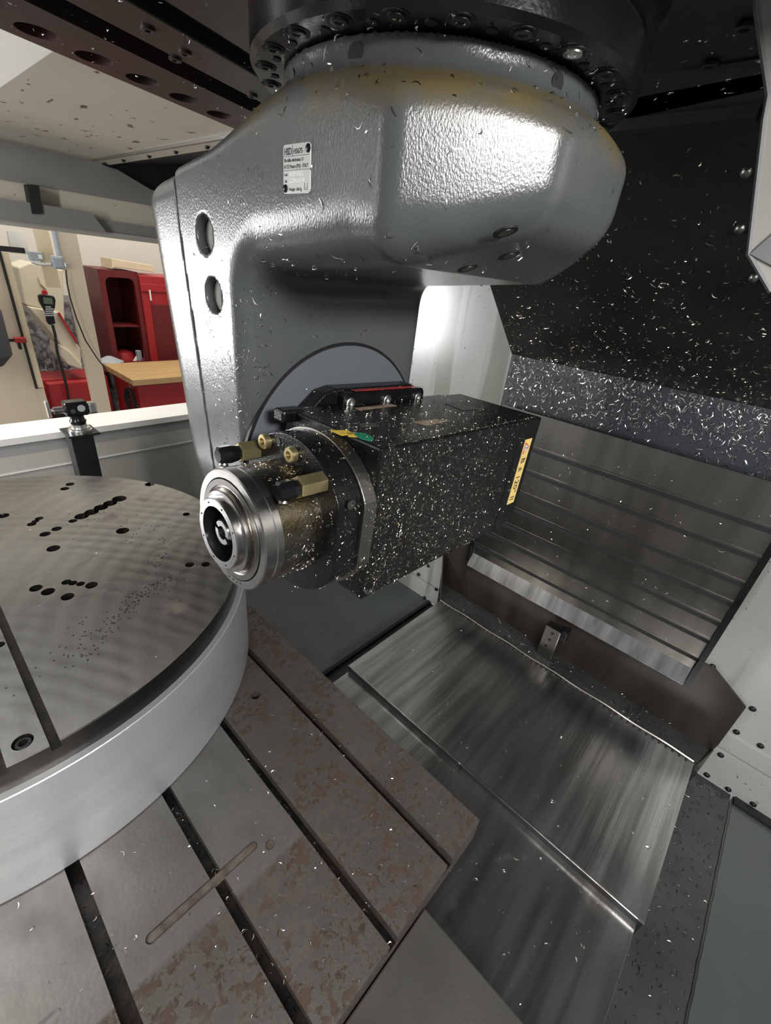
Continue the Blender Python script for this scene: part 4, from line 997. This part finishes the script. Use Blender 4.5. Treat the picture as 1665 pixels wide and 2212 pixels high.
# cream machine with pendant
t = thing('cream_machine', 'cream coloured machine with slanting chute and red stripe behind the post', 'machine', (.9, 4.05, -1.75))
P4 = lambda l, Y: [c4(a, b, Y) for a, b in l]
MB().prism(P4([(140,470),(240,430),(500,490),(520,960),(440,960),(330,800),(200,770)], 4.0), (0, .3, 0)).build('cabinet', 'machine_cream', t, .01)
MB().prism(P4([(215,780),(330,800),(470,830),(640,1120),(655,1290),(600,1240),(480,1080)], 3.98), (0, .25, 0)).build('chute', 'machine_cream', t, .008)
MB().prism(P4([(470,1080),(560,1140),(660,1250),(655,1290),(540,1250),(480,1180)], 3.95), (0, .25, 0)).build('guard', 'machine_cream', t, .01)
MB().prism(P4([(455,835),(475,830),(612,1050),(612,1085)], 3.96), (0, .012, 0)).build('red_stripe', 'red_paint', t)
a = c4(355, 672, 3.985); MB().lathe(a, (0,-1,0), [(0, .018), (.012, .014)], 14).build('red_knob', 'red_paint', t, smooth=True)
MB().prism(P4([(300,540),(375,650),(320,600)], 3.99), (0, .008, 0)).build('badge', 'pale_wood', t)
MB().box((.70, 4.0, -1.75), (1.15, 4.3, -.935)).build('base', 'red_paint', t)
t = thing('workbench_clutter', 'dark heap of tools and hoses on the tray below the cream machine', 'tools', (.95, 4.5, -1.0))
MB().box((.74, 4.34, -1.01), (1.22, 4.72, -.985)).build('tray', 'junk', t, .004)
for i in range(11):
    x = .79+.038*i; y = 4.45+.05*math.sin(i*2.1); h_ = .08+.18*abs(math.sin(i*1.7))*(1-i/14); MB().lathe((x, y, -.984), (.15*math.sin(i), .1, 1), [(0, .024), (h_*.7, .022), (h_, .010)], 10).build('tool', 'junk', t)
MB().tube([(.80+.03*i, 4.38+.02*math.sin(i*1.9), -.955+.015*math.sin(i*2.7)) for i in range(12)], .012, 8).build('hose', 'junk', t, smooth=True)
MB().box((.76, 4.73, -.98), (1.24, 4.75, -.48)).build('back_panel', 'junk', t)
tag(MB().box((.735, 3.90, -1.16), (1.08, 3.985, -.94)).build('red_drawer_unit', 'red_paint', bevel=.004), 'low red cabinet front seen left of the wooden post', 'cabinet')
tag(MB().box((.735, 3.90, -1.75), (1.08, 3.985, -1.165)).build('black_plinth', 'rubber'), 'black plinth below the low red cabinet front', 'plinth')
t = thing('hand_pendant', 'black handheld control pendant with small screen hung on cream machine', 'pendant', tuple(c4(400, 930, 3.90)))
MB().prism(P4([(305,695),(330,685),(430,700),(445,730),(440,790),(425,830),(445,920),(395,930),(375,900),(365,830),(340,790),(315,745)], 3.89), (0, .035, 0)).build('body', 'black_satin', t, .005)
MB().prism(P4([(342,708),(415,715),(422,765),(350,760)], 3.886), (0, .003, 0)).build('screen', 'screen_green', t)
bt = Multi('button', MB().box((-.008, -.004, 0), (.008, .004, .003)).mesh('button'), 'grey_box', t)
for j in range(5):
    for i in range(3 if j else 2): bt.put(c4(372+22*i, 785+17*j, 3.889), (0, -1, 0))
MB().tube([c4(418,928,3.905), c4(440,1010,3.90), c4(455,1140,3.89), c4(500,1300,3.88), c4(530,1420,3.87), c4(560,1600,3.86)], .009, 8).build('cable', 'rubber', t, smooth=True)
# red bench
t = thing('red_bench', 'red workbench with thick worn wooden top', 'workbench', (1.6, 3.75, -1.75))
MB().box((1.155, 3.47, -.895), (2.2, 4.05, -.85)).build('wood_top', 'wood', t, .004)
MB().box((1.20, 3.51, -1.75), (2.2, 4.0, -.896)).build('cabinet', 'red_paint', t, .004)
MB().box((1.195, 3.506, -1.75), (1.225, 3.5095, -.896)).build('corner_post', 'red_paint', t)
MB().cyl((1.197, 3.62, -.935), (1.187, 3.62, -.935), .012, 12).build('hook', 'zinc', t)
t = thing('cable_coil', 'coil of black cable hanging on the side of the red bench', 'cable', (1.185, 3.62, -1.2))
for j in range(4):
    c = Vector((1.178-.004*j, 3.62+.004*j, -1.075)); MB().tube([c+Vector((.003*math.sin(3*q+j), (.075+.004*j)*math.cos(q), (.12+.004*j)*math.sin(q))) for q in np.linspace(0, 2*PI, 36)], .006, 6).build('loop', 'rubber', t, smooth=True)
MB().tube([(1.18, 3.62, -.955), (1.178, 3.60, -.935), (1.178, 3.62, -.925)], .003, 6).build('tie', 'zinc', t)
for q in (0.2, 3.0): MB().cyl((1.18, 3.62+.078*math.cos(q)-.014, -1.075+.12*math.sin(q)), (1.18, 3.62+.078*math.cos(q)+.014, -1.075+.12*math.sin(q)), .004, 8).build('green_tie', 'sticker_green', t)
# tall red cabinet with open compartment
t = thing('red_cabinet', 'tall red steel cabinet with an open rounded compartment', 'cabinet', (1.6, 4.5, -1.75))
x0, x1, z0, z1 = 1.318, 1.60, -.93, -.20
def rounded(x0, x1, z0, z1, r, Y):
    pts = []
    for (cx, cz, q0) in ((x1-r, z1-r, 0), (x0+r, z1-r, PI/2), (x0+r, z0+r, PI), (x1-r, z0+r, 1.5*PI)):
        for i in range(6): q = q0+i*PI/10; pts.append((cx+r*math.cos(q), Y, cz+r*math.sin(q)))
    return pts
inn = rounded(x0+.035, x1-.03, z0+.03, z1-.045, .045, 4.3); out = []
for p in inn:
    cxm, czm = (x0+x1)/2, (z0+z1)/2; sx = (p[0]-cxm)/((x1-x0)/2-.0325); sz = (p[2]-czm)/((z1-z0)/2-.0375); mx_ = max(abs(sx), abs(sz)); out.append((cxm+sx/mx_*(x1-x0)/2, 4.3, czm+sz/mx_*(z1-z0)/2))
nn_ = len(inn); b = MB(); b.add(inn+out, [(i, (i+1) % nn_, (i+1) % nn_+nn_, i+nn_) for i in range(nn_)])
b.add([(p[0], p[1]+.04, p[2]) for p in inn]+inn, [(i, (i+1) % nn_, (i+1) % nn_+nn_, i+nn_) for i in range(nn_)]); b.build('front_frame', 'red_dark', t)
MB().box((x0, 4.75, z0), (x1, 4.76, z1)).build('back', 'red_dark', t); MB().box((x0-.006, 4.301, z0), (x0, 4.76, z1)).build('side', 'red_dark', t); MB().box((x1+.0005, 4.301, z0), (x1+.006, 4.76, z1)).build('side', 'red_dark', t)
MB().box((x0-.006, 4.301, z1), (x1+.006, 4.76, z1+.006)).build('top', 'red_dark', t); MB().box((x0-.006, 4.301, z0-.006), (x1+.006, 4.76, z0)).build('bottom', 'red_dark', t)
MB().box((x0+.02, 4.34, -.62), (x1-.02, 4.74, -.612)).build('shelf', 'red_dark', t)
MB().box((x1+.008, 4.28, -.98), (2.4, 4.76, -.215)).build('door', 'red_paint', t, .006); MB().box((x1+.07, 4.272, -.90), (2.2, 4.2795, -.43)).build('door_panel', 'red_dark', t, .003)
MB().box((x1+.005, 4.27, -.335), (2.3, 4.2795, -.275)).build('door_rail', 'red_paint', t, .004); MB().box((x1+.065, 4.262, -.40), (x1+.077, 4.2695, -.32)).build('handle', 'paper', t)
MB().box((1.31, 4.30, -1.75), (2.4, 4.76, -.985)).build('plinth', 'red_paint', t)
tag(MB().lathe((1.46, 4.5, -.928), (0,0,1), [(0, .10), (.03, .10), (.08, .075), (.10, .02)], 24).build('red_dome', 'red_paint', smooth=True), 'red domed cover lying inside the open red cabinet', 'cover')
tag(MB().box((1.525, 4.36, -.929), (1.565, 4.40, -.82)).build('grey_can', 'grey_box', bevel=.004), 'small grey box standing in the corner of the open red cabinet', 'box')
tag(MB().prism([(1.47, 4.37, -.928), (1.50, 4.37, -.928), (1.545, 4.38, -.868), (1.522, 4.38, -.868)], (0, .006, 0)).build('paper_slip', 'paper'), 'white slip of paper leaning inside the open red cabinet', 'paper')
tag(MB().prism([c4(a_, b_, 4.35)+Vector((0, 0, .014)) for a_, b_ in ((890,415),(1225,470),(1230,525),(920,485),(895,500))], (0, .25, 0)).build('wooden_board', 'pale_wood', bevel=.004), 'rough pale wooden board lying on top of the red cabinet', 'board')
t = thing('steel_pot', 'grey metal pot with lid standing left of the open red cabinet', 'pot', (1.25, 4.15, -.99))
MB().lathe((1.235, 4.15, -1.02), (0,0,1), [(0, .075), (.14, .09), (.15, .094), (.155, .094)], 28).build('body', 'steel_dull', t, smooth=True)
MB().lathe((1.235, 4.15, -.864), (0,0,1), [(0, .10), (.012, .10), (.018, .085), (.05, .02)], 28).build('lid', 'grey_box', t, smooth=True)
MB().cyl((1.235, 4.15, -1.75), (1.235, 4.15, -1.021), .05, 16).build('stand', 'junk', t)
mb = MB(); pts0 = [(745,860),(800,850),(850,930),(890,1100),(880,1120),(790,1110)]
t = tag(MB().prism([c4(a, b_, 4.85) for a, b_ in pts0], (0, .12, 0)).build('grey_drape', 'junk', bevel=.01), 'dark grey cloth draped beside the open red cabinet', 'cloth')
# red catch and dark rounded housing at the far left
t = thing('red_catch', 'red topped black catch fixed to the plywood panel', 'catch', (.42, 3.22, -.55))
a, b = c4(110, 1030, 3.2), c4(215, 1070, 3.2); MB().box((a.x, 3.19, b.z), (b.x, 3.2285, a.z)).build('red_cap', 'red_paint', t, .005)
a2, b2 = c4(140, 1075, 3.2), c4(180, 1125, 3.2); MB().box((a2.x, 3.2, b2.z), (b2.x, 3.2285, b.z-.0005)).build('body', 'black_satin', t, .004)
a3 = c4(40, 1062, 3.2); MB().box((a3.x, 3.21, b.z+.004), (a.x-.0005, 3.2285, b.z+.018)).build('rod', 'black_satin', t, .002)
t = tag(MB().lathe(c4(-215, 990, 2.95), (0, 0, 1), [(-.16, .03), (-.15, .08), (-.10, .125), (.10, .13), (.16, .10)], 32).build('dark_canister', 'canister', smooth=True), 'dark grey rounded canister cut off by the left edge', 'canister')

# ------------------------------------------------------------------ lamp housings belonging to the lights above
def lamp(name, label, lo, size, ma='panel_grey'):
    L = bpy.data.objects[lo]; t = bpy.data.objects.new(name, None); C.objects.link(t)
    t.matrix_world = Matrix.LocRotScale(L.location, L.rotation_euler, None); tag(t, label, 'lamp')
    sx, sy = size
    MB().box((-sx/2-.03, -sy/2-.03, .01), (sx/2+.03, sy/2+.03, .05)).build('housing', ma, t, .005)
    for (a, b) in (((-sx/2-.03, -sy/2-.03), (sx/2+.03, -sy/2-.004)), ((-sx/2-.03, sy/2+.004), (sx/2+.03, sy/2+.03))):
        MB().box((a[0], a[1], -.012), (b[0], b[1], .0095)).build('rim', ma, t)
lamp('work_lamp', 'rectangular machine work lamp behind the camera', 'key_work_light', (.40, .20))
lamp('lintel_fill_lamp', 'added slim fill lamp brightening the lintel, left of the camera', 'lintel_fill_light', (.08, .70))  # casing for the added fill light
lamp('shop_lamp', 'tall panel lamp in the shop left of the opening', 'shop_panel_light', (.34, .72))
